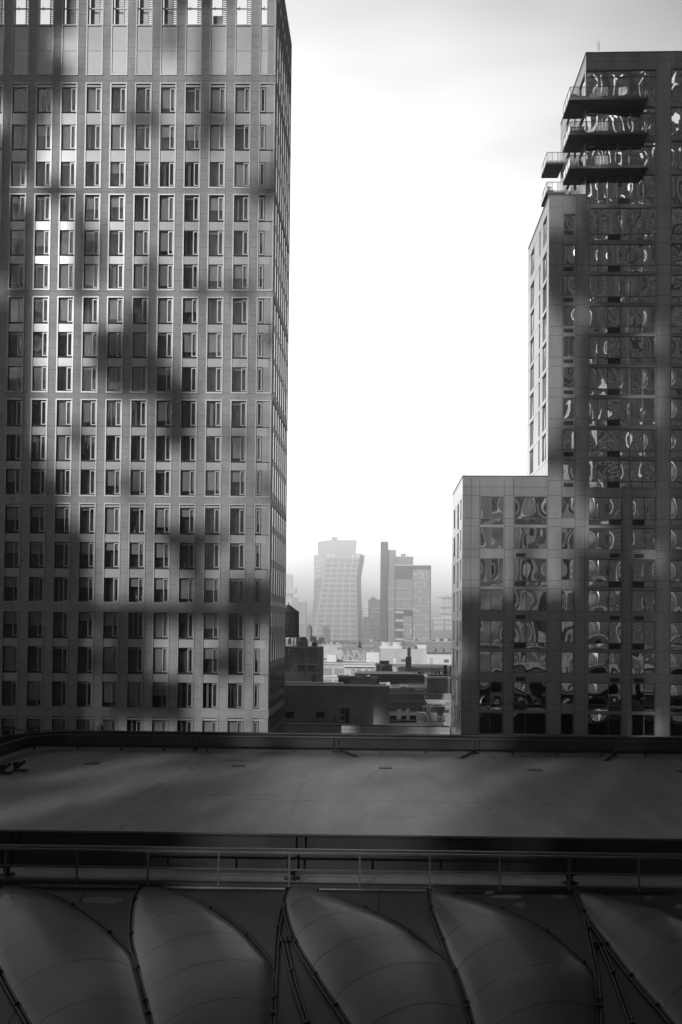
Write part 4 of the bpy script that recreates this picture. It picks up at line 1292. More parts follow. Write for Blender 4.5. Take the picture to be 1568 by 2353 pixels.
# brick penthouse on the left with steel stair and tank
Y8 = 175.0
t = thing('brick_penthouse', 'dark brick rooftop penthouse with two steel doors beside the stone tower', 'building', ctr(653, 737, Y8, 6))
m = MB(); a = slab(m, 600, 733.5, 1487, None, Y8, 14); m.wbox(a[0], a[1] + .1, Y8 - .1, Y8 + .3, a[3], a[3] + .2, 1)
pb = PY(733.5, 1575, Y8).z; m.build('wall', [M['brick'], M['pale']], t)
m = MB(); a1 = PY(667, 1543, Y8); b1 = PY(718, 1576, Y8); m.wbox(a1.x - 1.5, b1.x, Y8 - .06, Y8, b1.z, a1.z); m.build('white_brick_panel', M['white_brick'], t)
for x0, x1 in ((676.5, 686.5), (704.5, 714)):
    m = MB(); a1 = PY(x0, 1501, Y8); b1 = PY(x1, 1525, Y8); m.wbox(a1.x, b1.x, Y8 - .06, Y8, b1.z, a1.z, 0); m.wbox(a1.x + .25, b1.x - .25, Y8 - .08, Y8 - .06, a1.z - .5, a1.z - .35, 1); m.build('door', [M['farmid'], M['black']], t)
m = MB(); p = PY(732.5, 1488, Y8); m.tube([(p.x, Y8 - .1, p.z), (p.x, Y8 - .1, pb)], .08, 8); m.build('corner_pipe', M['pale'], t)
m = MB(); p0, p1 = PY(716, 1547.5, Y8 - .5), PY(733, 1547.5, Y8 - .5); m.tube([p1, p0, p0 + Vector((-.5, 0, -.1)), p0 + Vector((-.8, 0, -.6)), p0 + Vector((-.8, 0, -3.4))], .14, 10); m.build('drain_pipe', M['lead'], t)
st = thing('steel_stair', 'open steel stair and landing on crossed braces in front of the brick penthouse', 'stair', ctr(660, 735, Y8 - 2, 0))
Ys = Y8 - 2.2
m = MB(); a1, b1 = PY(678, 1526, Ys), PY(731, 1529, Ys); m.wbox(a1.x, b1.x, Ys, Ys + 2, b1.z, a1.z); m.build('landing', M['steel'], st)
base = PY(678, 1575, Ys).z
for x in (681.5, 705, 729):
    m = MB(); p = PY(x, 1529, Ys); m.bar(p, (p.x, Ys, base), .14, .14); m.build('post', M['steel'], st)
for (xa, ya, xb, yb) in ((683, 1531, 704, 1562), (704, 1531, 683, 1561), (707, 1531, 728, 1562), (728, 1531, 707, 1562)):
    m = MB(); m.bar(PY(xa, ya, Ys), PY(xb, yb, Ys), .09, .09); m.build('brace', M['steel'], st)
m = MB()
for dY in (0, 1.0):
    m.bar(PY(679, 1528, Ys) + Vector((0, dY, 0)), PY(657, 1566, Ys) + Vector((0, dY, 0)), .08, .35)
for k in range(12):
    p = PY(679, 1528, Ys).lerp(PY(657, 1566, Ys), (k + .5) / 12); m.wbox(p.x - .14, p.x + .14, Ys, Ys + 1, p.z - .03, p.z + .02)
m.build('flight', M['steel'], st)
m = MB(); up = Vector((0, 0, 1.0))
for dz in (.5, 1.0):
    m.tube([PY(679, 1526, Ys) + Vector((0, 0, dz)), PY(731, 1527, Ys) + Vector((0, 0, dz))], .035, 6)
m.tube([PY(679, 1526, Ys) + up, PY(657, 1564, Ys) + up], .035, 6)
for k in range(5): p = PY(679 + 13 * k, 1526, Ys); m.tube([p, p + up], .03, 6)
for k in range(3): p = PY(673 - 7 * k, 1536 + 11 * k, Ys); m.tube([p, p + up], .03, 6)
m.build('handrail', M['steel'], st)
t = thing('water_tank', 'tall wooden water tank with conical cap on a stand above the brick penthouse', 'water tank', (PY(668, 1480, 186).x, 186, PY(668, 1486, 186).z))
cx_, z0_, z1_, z2_ = PY(662.5, 1430, 186).x, PY(662, 1462, 186).z, PY(662, 1407, 186).z, PY(662, 1389, 186).z
r_ = PY(688, 1430, 186).x - cx_
m = MB(); m.lathe((cx_, 186, z0_), [(0, 0), (r_, 0), (r_ * .97, z1_ - z0_)], 30)
for k in range(9): m.lathe((cx_, 186, z0_ + .15 + k * (z1_ - z0_) / 9.3), [(r_ * 1.012, 0), (r_ * 1.012, .06)], 30, 1)
m.build('tank', [M['wood'], M['dark_metal']], t)
m = MB(); m.lathe((cx_, 186, z1_), [(r_ * 1.06, -.05), (r_ * 1.06, 0), (.12, z2_ - z1_)], 18, smooth=False); m.tube([(cx_, 186, z2_ - .1), (cx_, 186, z2_ + .4)], .1, 8); m.build('cone_roof', M['wood'], t)
for k in range(6):
    an = math.pi * k / 3 + .3; m = MB(); x, y = cx_ + r_ * .8 * math.cos(an), 186 + r_ * .8 * math.sin(an); m.bar((x, y, PY(662, 1487, 186).z), (x, y, z0_), .22, .22); m.build('leg', M['steel'], t)
m = MB()
for k in range(6):
    an = math.pi * k / 3 + .3; m.wbox(cx_ - r_, cx_ + r_, 186 - r_ + k * r_ * .4, 186 - r_ + k * r_ * .4 + .15, z0_ - .25, z0_ - .01)
m.build('joists', M['slat'], t)
# clutter on the penthouse roof
ZP = PY(700, 1487, Y8).z
def clutter(name, label, cat, fn, mt):
    m = MB(); fn(m); o = m.build(name, M[mt]); tag(o, label, cat)
clutter('roof_fan', 'squat round exhaust fan on the penthouse roof', 'fan', lambda m: (m.lathe((PY(697, 1480, Y8 + 3).x, Y8 + 3, ZP), [(0, 0), (.8, 0), (.8, 1.2), (.5, 1.7), (0, 1.8)], 16)), 'slat')
clutter('air_unit', 'boxy air unit with dark louvres at the right of the penthouse roof', 'air conditioner', lambda m: (slab(m, 717, 728, 1476, 1486, Y8 + 2, 1.4), slab(m, 718, 727, 1478, 1480.5, Y8 + 1.9, .1), slab(m, 718, 727, 1482, 1484, Y8 + 1.9, .1)), 'slat')
clutter('plant_box', 'tall narrow plant box beside the tank stand', 'box', lambda m: (slab(m, 681, 691, 1466, 1487, Y8 + 6, 2)), 'farmid')
clutter('plant_box', 'small pale sheet metal box under the tall tank', 'box', lambda m: (slab(m, 662, 669, 1468, 1481, Y8 + 1, 1)), 'pale')
def mast(m, x, ya, yb, Y, arms=()):
    a, b = PY(x, ya, Y), PY(x, yb, Y); m.tube([(a.x, Y, a.z), (a.x, Y, b.z)], .05, 6)
    for (dy, w_) in arms:
        z = PY(x, dy, Y).z; m.wbox(a.x - w_, a.x + w_, Y - .04, Y + .04, z - .04, z + .04)
clutter('roof_mast', 'thin mast with a small box at the right edge of the penthouse', 'mast', lambda m: (mast(m, 738.5, 1469, 1530, Y8 + .2), slab(m, 736.5, 739.5, 1472, 1477, Y8, .3)), 'slat')
clutter('standpipe', 'square loop of pipes rising over the penthouse roof', 'pipes', lambda m: (mast(m, 699.5, 1471, 1500, Y8 - .3), mast(m, 707.5, 1471, 1500, Y8 - .3), mast(m, 703.5, 1472, 1530, Y8 - .3), m.bar(PY(692, 1472, Y8 - .3), PY(708, 1472, Y8 - .3), .08, .08)), 'steel')
clutter('wall_antenna', 'small cross shaped aerial on the penthouse wall', 'aerial', lambda m: mast(m, 696 - 32, 1487, 1505, Y8 - .5, ((1492, 1.0), (1503, 1.0))), 'steel')
clutter('roof_rack', 'lattice rack of equipment at the right end of the penthouse roof', 'rack', lambda m: [m.bar(PY(724 + dx, 1470, Y8 + 4), PY(724 + dx, 1486, Y8 + 4), .08, .08) for dx in (0, 3, 6, 9)] + [m.bar(PY(724, y, Y8 + 4), PY(733, y, Y8 + 4), .08, .08) for y in (1471, 1476, 1481)], 'slat')
# cream building
Y9 = 270
t = thing('cream_building', 'cream stone building with wide windows and a moulded cornice beyond the penthouse', 'building', ctr(737, 850, Y9, 10))
m = MB(); a = slab(m, 700, 792, 1526, None, Y9, 25); slab(m, 791, 868, 1526, None, Y9 - 1, 25, 0)
for (x0, x1, y0, y1, Yc, pr) in ((730, 792, 1524.5, 1527, Y9, .6), (730, 792, 1553, 1556, Y9, .4), (791, 868, 1528, 1533, Y9 - 1, 1.0), (791, 868, 1524, 1527, Y9 - 1, .5), (791, 868, 1556, 1559, Y9 - 1, .5)):
    A_, B_ = PY(x0, y0, Yc), PY(x1, y1, Yc); m.wbox(A_.x, B_.x, Yc - pr, Yc, B_.z, A_.z, 1)
m.build('wall', [M['pale'], M['white']], t)
for (x0, x1, y0, y1, Yc) in ((737, 762, 1536, 1551, Y9), (770, 795 - 4, 1536, 1551, Y9), (737, 762, 1561, 1580, Y9), (770, 790, 1561, 1580, Y9),
                             (808, 816, 1537, 1553, Y9 - 1), (821, 829, 1537, 1553, Y9 - 1), (838.5, 846, 1537, 1553, Y9 - 1), (851, 859, 1537, 1553, Y9 - 1)):
    m = MB(); A_, B_ = PY(x0, y0, Yc), PY(x1, y1, Yc); m.wbox(A_.x, B_.x, Yc - .1, Yc + .1, B_.z, A_.z, 0)
    nm = 4 if x1 - x0 > 15 else 1
    for k in range(1, nm + 1):
        xx = A_.x + (B_.x - A_.x) * k / (nm + 1); m.wbox(xx - .06, xx + .06, Yc - .16, Yc - .1, B_.z, A_.z, 1)
    zz = B_.z + (A_.z - B_.z) * .6; m.wbox(A_.x, B_.x, Yc - .16, Yc - .1, zz, zz + .1, 1)
    m.build('window', [M['farmid'], M['pale']], t)
# steel platform on trestles
Yp = 300
t = thing('steel_platform', 'raised steel platform on crossed trestle legs above the cream building', 'steel frame', ctr(775, 862, Yp, 3))
m = MB(); A_, B_ = PY(775, 1489, Yp), PY(862, 1494, Yp); m.wbox(A_.x, B_.x, Yp, Yp + 8, B_.z, A_.z)
for k in range(12): xx = A_.x + (B_.x - A_.x) * (k + .5) / 12; m.wbox(xx - .2, xx + .2, Yp - .1, Yp, B_.z - .5, B_.z)
m.build('deck', M['farmid'], t)
for (xa, ya, xb, yb) in ((779, 1494, 771, 1524), (780, 1494, 797, 1524), (784, 1494, 800, 1521), (800, 1494, 800, 1524), (801, 1503, 780, 1521), (801, 1503, 822, 1522), (818, 1494, 808, 1524), (820, 1494, 838, 1524), (835, 1503, 815, 1521), (837, 1494, 837, 1524), (812, 1494, 812, 1500), (855, 1494, 855, 1524), (860, 1494, 845, 1524)):
    m = MB(); m.bar(PY(xa, ya, Yp), PY(xb, yb, Yp), .28, .28); m.build('strut', M['steel'], t)
m = MB(); m.bar(PY(772, 1519, Yp), PY(856, 1519, Yp), .25, .25); m.build('tie', M['steel'], t)
block('roof_wall', 'low pale roof wall under the trestle platform', 'wall', 737, 862, 1518.5, None, 296, 20, 'farmid', 'lead')
o, a = block('roof_bulkhead', 'small white roof bulkhead left of the trestle platform', 'roof bulkhead', 752, 773.5, 1504.5, 1525, 290, 5, 'white')
o, a = block('roof_bulkhead', 'white roof bulkhead with sloping top right of the trestle platform', 'roof bulkhead', 842, 872, 1500, 1528, 285, 8, 'white')
# large pale box with cooling fans
Yb = 330
t = thing('pale_warehouse', 'large blank pale building with two cooling fans on its roof', 'building', ctr(874, 981, Yb, 10))
m = MB(); a = slab(m, 874.5, 981, 1491, None, Yb, 30); m.build('wall', M['pale'], t)
for x in (889, 914):
    m = MB(); p = PY(x, 1486, Yb + 3); m.lathe((p.x, Yb + 5, a[3]), [(2.4, 0), (2.4, .8), (1.6, 1.0), (1.7, 2.2), (1.4, 2.2), (1.3, 1.4), (0, 1.4)], 20); m.build('cooling_fan', M['white'], t)
m = MB(); A_, B_ = PY(878, 1486.5, Yb + 1), PY(925, 1491, Yb + 1); m.wbox(A_.x, B_.x, Yb + 1, Yb + 9, B_.z, A_.z); m.build('fan_base', M['white'], t)
m = MB(); A_, B_ = PY(904, 1512, Yb), PY(910.5, 1526, Yb); m.wbox(A_.x, B_.x, Yb - .1, Yb + .1, B_.z, A_.z); m.build('door', M['white'], t)
m = MB(); A_, B_ = PY(922, 1514.5, Yb), PY(933, 1521, Yb); m.wbox(A_.x, B_.x, Yb - .1, Yb + .1, B_.z, A_.z); m.build('louvre', M['slat'], t)
block('plant_screen', 'pale grey plant screen behind the fans', 'screen', 934, 955, 1481, 1492, 336, 8, 'farmid')
block('plant_screen', 'paler plant screen with a bright sill right of the grey one', 'screen', 954, 981, 1482.5, 1492, 338, 8, 'white')
Yc = 325
t = thing('white_building', 'low white walled building with a door and square vent beside the right hand block', 'building', ctr(981, 1040, Yc, 8))
m = MB(); a = slab(m, 981, 1070, 1502.5, None, Yc, 20); m.build('wall', M['white'], t)
for (x0, x1, y0, y1, mt) in ((988, 995, 1512, 1528, 'pale'), (1020.5, 1031.5, 1515.5, 1522.5, 'slat')):
    m = MB(); A_, B_ = PY(x0, y0, Yc), PY(x1, y1, Yc); m.wbox(A_.x, B_.x, Yc - .15, Yc + .1, B_.z, A_.z); m.build('door' if mt == 'pale' else 'vent', M[mt], t)
m = MB(); m.bar(PY(982, 1501, Yc - .2), PY(1070, 1501, Yc - .2), .15, .6); m.build('roof_edge', M['slat'], t)
for (x0, x1, y0, lb) in ((982, 1000, 1487, 'pale glazed box on the white building'), (1003, 1019, 1489, 'grey plant box in the middle of the white building roof'), (1021, 1045, 1491, 'low dark plant box at the right of the white building roof')):
    block('plant_box', lb, 'box', x0, x1, y0, 1502, Yc + 4, 6, 'farmid')
# strip building with bright windows, chimney
Yd = 245
t = thing('strip_window_building', 'low grey building with a strip of bright windows below the pale warehouse', 'building', ctr(880, 1040, Yd, 8))
m = MB(); a = slab(m, 862, 1070, 1532, None, Yd, 20); m.wbox(a[0], a[1], Yd - .3, Yd, a[3] - .5, a[3], 1); m.build('wall', [M['farmid'], M['pale']], t)
for (x0, x1) in ((905, 916), (918, 929.5), (931, 940), (965, 973), (976, 990), (1012, 1026), (1029, 1041)):
    m = MB(); A_, B_ = PY(x0, 1537.5, Yd), PY(x1, 1543, Yd); m.wbox(A_.x, B_.x, Yd - .15, Yd + .1, B_.z, A_.z, 0); xm = (A_.x + B_.x) / 2; m.wbox(xm - .06, xm + .06, Yd - .2, Yd - .15, B_.z, A_.z, 1); m.build('window', [M['white'], M['slat']], t)
t = thing('chimney', 'dark square brick chimney with a metal flue standing before the pale warehouse', 'chimney', ctr(933, 946, 230, 1))
m = MB(); slab(m, 933, 946, 1509.5, 1556, 230, 2.0); m.build('stack', M['brick'], t)
m = MB(); p = PY(940, 1509, 230.8); m.lathe((p.x, 231, p.z), [(.42, 0), (.42, 1.8), (.3, 1.85), (.3, 2.1), (0, 2.1)], 14); m.build('flue', M['steel'], t)
m = MB(); slab(m, 936.5, 943, 1527, 1540, 229.8, .2); m.build('duct', M['farmid'], t)
o, a = block('roof_plant_room', 'mid grey roof plant room with a bent vent pipe left of the chimney', 'plant room', 865, 901.5, 1529, 1550, 225, 8, 'farmid', 'pale')
m = MB(); p = PY(877, 1547, 224.5); m.tube([p, p + Vector((0, 0, 1.3)), p + Vector((.25, 0, 1.6)), p + Vector((1.1, 0, 1.6))], .25, 10); o2 = m.build('vent_pipe', M['pale']); o2.parent = o
block('slatted_cabin', 'dark slatted cabin on top of the roof plant room', 'cabin', 873, 895, 1519, 1530, 228, 4, 'slat')
for k in range(9):
    x = 951 + k * 9.5; hgt = qq.uniform(3, 8)
    block('rooftop_unit', ['first small grey rooftop unit right of the chimney', 'second small grey rooftop unit right of the chimney', 'third small rooftop unit right of the chimney', 'fourth small rooftop unit right of the chimney', 'small rooftop unit near the middle of the louvred roof', 'sixth small rooftop unit right of the chimney', 'pale rooftop unit before the striped flue', 'rooftop unit right of the striped flue', 'rightmost small rooftop unit on the louvred roof'][k], 'roof unit', x, x + qq.uniform(4, 8), 1548 - hgt, 1549, 203 + qq.uniform(0, 5), 2, qq.choice(['farmid', 'pale', 'slat']), group='small units on the louvred roof')
clutter('striped_flue', 'tall thin dark flue at the right of the louvred roof', 'flue', lambda m: (m.tube([PY(1024, 1550, 198), PY(1024, 1533, 198)], .3, 10), m.tube([PY(1024, 1533, 198), PY(1023, 1529, 198)], .34, 10)), 'black')
block('side_shed', 'narrow pale roofed shed against the right hand block', 'shed', 1034, 1060, 1533, 1556, 205, 5, 'farmid', 'lead')
def conifer(x, yb, yt, Y, label):
    b, tp = PY(x, yb, Y), PY(x, yt, Y); H = tp.z - b.z
    t = thing('conifer', label, 'tree', (b.x, Y, b.z))
    m = MB(); m.tube([(b.x, Y, b.z), (b.x, Y, tp.z)], .18, 6, r1=.04); m.build('trunk', M['wood'], t)
    m = MB(); r = random.Random(5)
    for k in range(420):
        f = r.random() ** .7; z = b.z + H * (.12 + .88 * (1 - f)); rad = H * .36 * f * r.uniform(.3, 1); an = r.uniform(0, 6.28)
        c = Vector((b.x + rad * math.cos(an), Y + rad * math.sin(an), z - rad * .25)); s = H * .06
        d1 = Vector((r.uniform(-1, 1), r.uniform(-1, 1), r.uniform(-.4, .4))) * s; d2 = Vector((r.uniform(-1, 1), r.uniform(-1, 1), r.uniform(-.4, .4))) * s
        m.quad(c - d1, c - d2, c + d1, c + d2)
    m.build('crown', M['leaf'], t)
conifer(957 - 130, 1490, 1471, 340, 'small dark conifer rising above the trestle platform')

# ---- far towers
YT = 4000.0
def tower_loft():
    t = thing('twisted_tower', 'tall pale hazy tower with grid facade, narrow at its waist and flared at the top', 'building', (PY(772, 1480, YT).x, YT + 20, 0))
    Z = lambda z: (632 + .2748 * z[0], 1206 + .2748 * z[1])
    lv = [  # y, left silhouette, front corner, right, in the close-up's pixels
        (240, 326, 432, 715), (320, 329, 418, 701), (435, 331, 404, 683), (600, 331, 380, 686), (700, 318, 362, 689), (840, 300, 340, 692), (950, 296, 330, 695), (1250, 280, 310, 700)]
    rings = []
    for (y, l, c, r) in lv:
        pc = PY(*Z((c, y)), YT); pr = PY(*Z((r, y)), YT); pl = PY(*Z((l, y)), YT + 110)
        z = pc.z
        rings.append([Vector((pl.x, YT + 110, z)), Vector((pc.x, YT, z)), Vector((pr.x, YT, z)), Vector((pr.x + 16, YT + 110, z))])
    m = MB()
    for i in range(len(rings) - 1):
        for j in range(4):
            a, b = rings[i][j], rings[i][(j + 1) % 4]; c, d = rings[i + 1][(j + 1) % 4], rings[i + 1][j]
            m.quad(d, c, b, a)
    m.quad(*rings[0]); m.build('wall', M['farwall'], t)
    # crown
    m = MB(); a = [PY(*Z((358, 143)), YT + 80), PY(*Z((447, 127)), YT + 16), PY(*Z((680, 127)), YT + 16), PY(*Z((668, 244)), YT + 16), PY(*Z((445, 244)), YT + 16), PY(*Z((358, 244)), YT + 80)]
    m.quad(a[5], a[4], a[1], a[0]); m.quad(a[4], a[3], a[2], a[1])
    bb_ = [a[0] + Vector((40, 60, 0)), a[2] + Vector((0, 80, 0)), a[3] + Vector((0, 80, 0)), a[5] + Vector((40, 60, 0))]
    m.quad(a[3], bb_[2], bb_[1], a[2]); m.quad(bb_[3], a[5], a[0], bb_[0]); m.quad(bb_[2], bb_[3], bb_[0], bb_[1]); m.build('crown', M['farwall'], t)
    m = MB(); p = PY(*Z((500, 118)), YT + 15); m.wbox(p.x - 12, p.x + 12, YT + 20, YT + 40, p.z - 12, p.z + 8); m.bar(p + Vector((-8, 0, 6)), p + Vector((-26, 0, 20)), 3, 3); m.build('roof_crane', M['farmid'], t)
    def at_y(y):
        for i in range(len(lv) - 1):
            if lv[i][0] <= y <= lv[i + 1][0]:
                f = (y - lv[i][0]) / (lv[i + 1][0] - lv[i][0]); return [rings[i][j].lerp(rings[i + 1][j], f) for j in range(4)]
        return rings[-1]
    y = 286
    sidebk = MB()
    rows = 0
    while y < 1100:
        A_, B_ = at_y(y), at_y(y + 27)
        for k in range(5):
            f0, f1 = (k + .17) / 5, (k + .92) / 5
            off = Vector((0, -2, 0))
            q4 = [B_[1].lerp(B_[2], f0), B_[1].lerp(B_[2], f1), A_[1].lerp(A_[2], f1), A_[1].lerp(A_[2], f0)]
            w_ = MB(); w_.hexa([q4[0], q4[1], q4[1] + off, q4[0] + off][::-1] + [q4[3], q4[2], q4[2] + off, q4[3] + off][::-1])
            if rows < 19: w_.build('window', M['farglass'], t)
        for k in range(4):
            f0, f1 = (k + .15) / 4, (k + .7) / 4
            off = Vector((-3.5, -1.2, 0))
            q4 = [B_[0].lerp(B_[1], f0), B_[0].lerp(B_[1], f1), A_[0].lerp(A_[1], f1), A_[0].lerp(A_[1], f0)]
            sidebk.quad(*[p + off for p in q4], 0 if rows > 3 else 1)
        y += 42; rows += 1
    sidebk.build('side_window', [M['farglass'], M['white']], t, kind='stuff')
    for k in (0, 1, 5, 6):
        f = (k + .5) / 7; w_ = MB(); A_ = at_y(244); B_ = at_y(270); p = A_[1].lerp(A_[2], f); p2 = B_[1].lerp(B_[2], f)
        w_.wbox(p.x - 6, p.x + 6, YT - 2.4, YT, p2.z, p.z - 2); w_.build('crown_opening', M['white'], t)
tower_loft()
Yg = 2000.0
t = thing('glass_tower', 'dark slab tower with a stepped top and bright glazed bays, right of the twisted tower', 'building', (PY(930, 1480, Yg).x, Yg + 15, 0))
Zx = lambda x, y: (632 + .2748 * x, 1206 + .2748 * y)
def zslab(mb, x0, x1, y0, y1, Y, dep, m=0):
    a = Zx(x0, y0); b = Zx(x1, y1 if y1 else 0); return slab(mb, a[0], b[0], a[1], b[1] if y1 else None, Y, dep, m)
m = MB(); zslab(m, 885, 948, 140, None, Yg - 4, 30); m.build('dark_slab', M['fardark'], t)
m = MB(); zslab(m, 948, 1012, 210, None, Yg, 26); m.build('mid_slab', M['farmid'], t)
m = MB(); zslab(m, 1003, 1307, 336, None, Yg - 2, 30, 0); zslab(m, 1000, 1309, 333, 340, Yg - 3, 32, 1); m.build('wall', [M['fardark'], M['white']], t)
m = MB(); zslab(m, 1012, 1158, 264, 336, Yg + 4, 14); zslab(m, 1055, 1095, 244, 264, Yg + 6, 6); m.build('penthouse', M['farmid'], t)
m = MB(); zslab(m, 1010, 1160, 262, 267, Yg + 3.6, 15); m.build('penthouse_edge', M['white'], t)
m = MB(); p = PY(*Zx(1088, 244), Yg + 8); m.tube([p, p + Vector((0, 0, 3)), p + Vector((-2, 0, 3.4))], .5, 6); m.build('roof_crane', M['farmid'], t)
gi = random.Random(21)
fl = [(455, 540), (545, 628), (632, 708)]
for (y0, y1) in fl:
    for (x0, x1) in ((948, 1000), (1012, 1150)):
        m = MB(); zslab(m, x0, x1, y0, y1 - 10, Yg - 2.6, .6, 0)
        n = int((x1 - x0) / 14)
        for k in range(n + 1): xx = x0 + (x1 - x0) * k / n; zslab(m, xx - 1, xx + 1, y0, y1 - 10, Yg - 2.9, .3, 1)
        zslab(m, x0, x1, y1 - 10, y1, Yg - 3.0, .6, 1); m.build('glazing', [M['farmid'], M['farwall']], t)
yy = 376
k = 0
while yy < 1000:
    x0 = 1158 if yy < 700 else 1076
    for (xa, xb) in ((1158, 1294),) if yy < 700 else ((1076, 1145), (1158, 1292)):
        m = MB(); zslab(m, xa, xb, yy, yy + 66, Yg - 2.7, .5, 0)
        n = int((xb - xa) / 15)
        for j in range(n + 1): xx = xa + (xb - xa) * j / n; zslab(m, xx - 1.5, xx + 1.5, yy, yy + 66, Yg - 3.0, .3, 1)
        for j in range(n):
            if gi.random() < .35:
                xx = xa + (xb - xa) * j / n; h0 = gi.uniform(0, 30); zslab(m, xx + 2, xx + gi.uniform(8, 13), yy + h0, yy + h0 + gi.uniform(12, 34), Yg - 2.9, .2, 2)
        zslab(m, xa, xb, yy + 66, yy + 76, Yg - 3.1, .6, 1); m.build('glazing', [M['farmid'], M['farwall'], M['pale']], t)
    yy += 78
for y0 in (722, 792, 870, 948):
    m = MB(); zslab(m, 1008, 1076, y0, y0 + 18, Yg - 2.8, .8); m.build('balcony', M['pale'], t)
# mid towers
Ym = 3000
t = thing('dark_apartment_tower', 'dark apartment tower with white balconies on its left edge, left of the glass tower', 'building', (PY(855, 1480, Ym).x, Ym + 10, 0))
m = MB(); zslab(m, 780, 900, 624, None, Ym, 30); zslab(m, 738, 782, 770, None, Ym + 3, 25); zslab(m, 800, 848, 610, 626, Ym + 4, 8); zslab(m, 812, 826, 599, 612, Ym + 4, 4); m.build('wall', M['fardark'], t)
for k, y0 in enumerate((652, 676, 700, 724, 748)):
    m = MB(); zslab(m, 742, 781, y0 + 14, y0 + 18, Ym - 1, 12, 0); zslab(m, 742, 781, y0 + 4, y0 + 14, Ym - 1, .4, 0 if k % 2 else 1); m.build('balcony', [M['white'], M['pale']], t)
for k in range(26):
    x0 = 748 + gi.choice([0, 24, 40, 60, 84, 104, 112]); y0 = 660 + 33 * gi.randrange(1, 10)
    if y0 < 780 and x0 < 785: x0 += 60
    m = MB(); zslab(m, x0, x0 + 9, y0, y0 + 9, Ym - .6, .8); m.build('window', M['pale'], t)
Yk = 2700
t = thing('curved_balcony_tower', 'pale rounded tower with projecting curved balconies beside the right hand block', 'building', (PY(1020, 1480, Yk).x, Yk + 20, 0))
m = MB(); zslab(m, 1400, 1560, 600, None, Yk, 30); zslab(m, 1322, 1560, 790, None, Yk - 4, 34)
m.build('wall', M['farmid'], t)
for y0 in (600, 682, 735):
    m = MB(); zslab(m, 1360, 1560, y0, y0 + 8, Yk - 8, 40); m.build('balcony', M['pale'], t)
m = MB(); zslab(m, 1322, 1560, 780, 788, Yk - 10, 40); zslab(m, 1385, 1560, 588, 592, Yk - 4, 30); m.build('roof_edge', M['white'], t)
for (y0, y1) in ((612, 678), (692, 732), (745, 778), (796, 830), (842, 876)):
    for x0 in (1392, 1424, 1452, 1484) if y0 < 780 else (1328, 1356, 1384, 1430, 1460, 1490):
        m = MB(); zslab(m, x0, x0 + 24, y0, y1, Yk - 4.6 if y0 > 780 else Yk - .6, .5); m.build('window', M['pale'], t)
block('far_brick_slab', 'broad low grey building under the rounded balcony tower', 'building', 990, 1075, 1448, None, 2000, 60, 'farmid')
t = thing('leaning_tower', 'pale far tower with a slanted top edge just right of the stone tower', 'building', (PY(665, 1400, 4300).x, 4320, 0))
m = MB()
def lean(pts, Y, dep, mb):
    a = [PY(*Zx(*p), Y) for p in pts]; b = [p + Vector((0, dep, 0)) for p in a]
    mb.hexa([a[0], a[1], b[1], b[0], a[3], a[2], b[2], b[3]])
lean([(20, 1000), (150, 1000), (138, 414), (20, 414)], 4300, 60, m)
lean([(20, 1000), (205, 1000), (171, 610), (20, 610)], 4270, 60, m); m.build('wall', M['farwall'], t)
m = MB(); lean([(80, 574), (176, 574), (184, 525), (80, 525)], 4262, 30, m); m.build('crown', M['farwall'], t)
m = MB(); [lean([(x, 570), (x + 10, 570), (x + 8, 538), (x + 2, 538)], 4258, 3, m) for x in (95, 130, 146)]; m.build('crown_opening', M['white'], t)
block('far_apartment_tower', 'hazy apartment tower with ragged top at the left of the gap', 'building', 671, 684, 1373, None, 3700, 30, 'farmid')
block('far_apartment_tower', 'hazy lower apartment tower behind the tall water tank', 'building', 683, 704.5, 1384, None, 3300, 30, 'farmid', 'farmid')
block('far_apartment_block', 'hazy low block between the tank and the twisted tower', 'building', 686, 712, 1434, None, 2300, 30, 'farmid')
t = thing('water_tank', 'small far water tank with cone cap in front of the twisted tower', 'water tank', (PY(710, 1450, 520).x, 520, PY(710, 1464, 520).z))
cx3 = PY(710.5, 1450, 520).x; zA, zB, zC = PY(710, 1464, 520).z, PY(710, 1441, 520).z, PY(710, 1436, 520).z; r3 = (PY(718, 1450, 520).x - PY(703, 1450, 520).x) / 2
m = MB(); m.lathe((cx3, 520, zA), [(r3 * .95, 0), (r3 * .95, zB - zA)], 20); m.build('tank', M['wood'], t)
m = MB(); m.lathe((cx3, 520, zB), [(r3, 0), (.1, zC - zB)], 16); m.build('cone_roof', M['wood'], t)
block('hazy_block', 'low hazy block with stepped corner under the small far water tank', 'building', 700, 722, 1463, None, 525, 20, 'farmid', 'farmid')
block('hazy_block', 'hazy flat roofed block before the base of the twisted tower', 'building', 720, 788, 1481, None, 620, 30, 'pale', 'farmid')
block('hazy_block', 'hazy long flat block behind the conifer', 'building', 786, 860, 1483, None, 560, 30, 'farmid', 'pale')
block('hazy_block', 'hazy block with a shallow roof step under the dark apartment tower', 'building', 838, 880, 1474, None, 640, 30, 'farmid')
block('hazy_block', 'hazy pale block with bright parapet behind the plant screens', 'building', 930, 1075, 1474, None, 480, 30, 'farmid', 'pale')
clutter('roof_tank', 'small dark box tank on a hazy roof left of the twisted tower base', 'tank', lambda m: (slab(m, 833 - 0, 845, 1463, 1475, 600, 4)), 'farmid')
clutter('roof_tank', 'small dark roof box with a rod above it near the brick penthouse', 'tank', lambda m: (slab(m, 834 - 0 if False else 833 - 0, 834, 1462, 1464, 600, 1), slab(m, 753 - 20, 758 - 13, 1464.5, 1476, 400, 3), mast(m, 739, 1458, 1466, 400)), 'fardark')
fb_ = random.Random(17)
ORD = ['first', 'second', 'third', 'fourth', 'fifth', 'sixth', 'seventh', 'eighth', 'ninth', 'tenth', 'eleventh', 'twelfth', 'last']
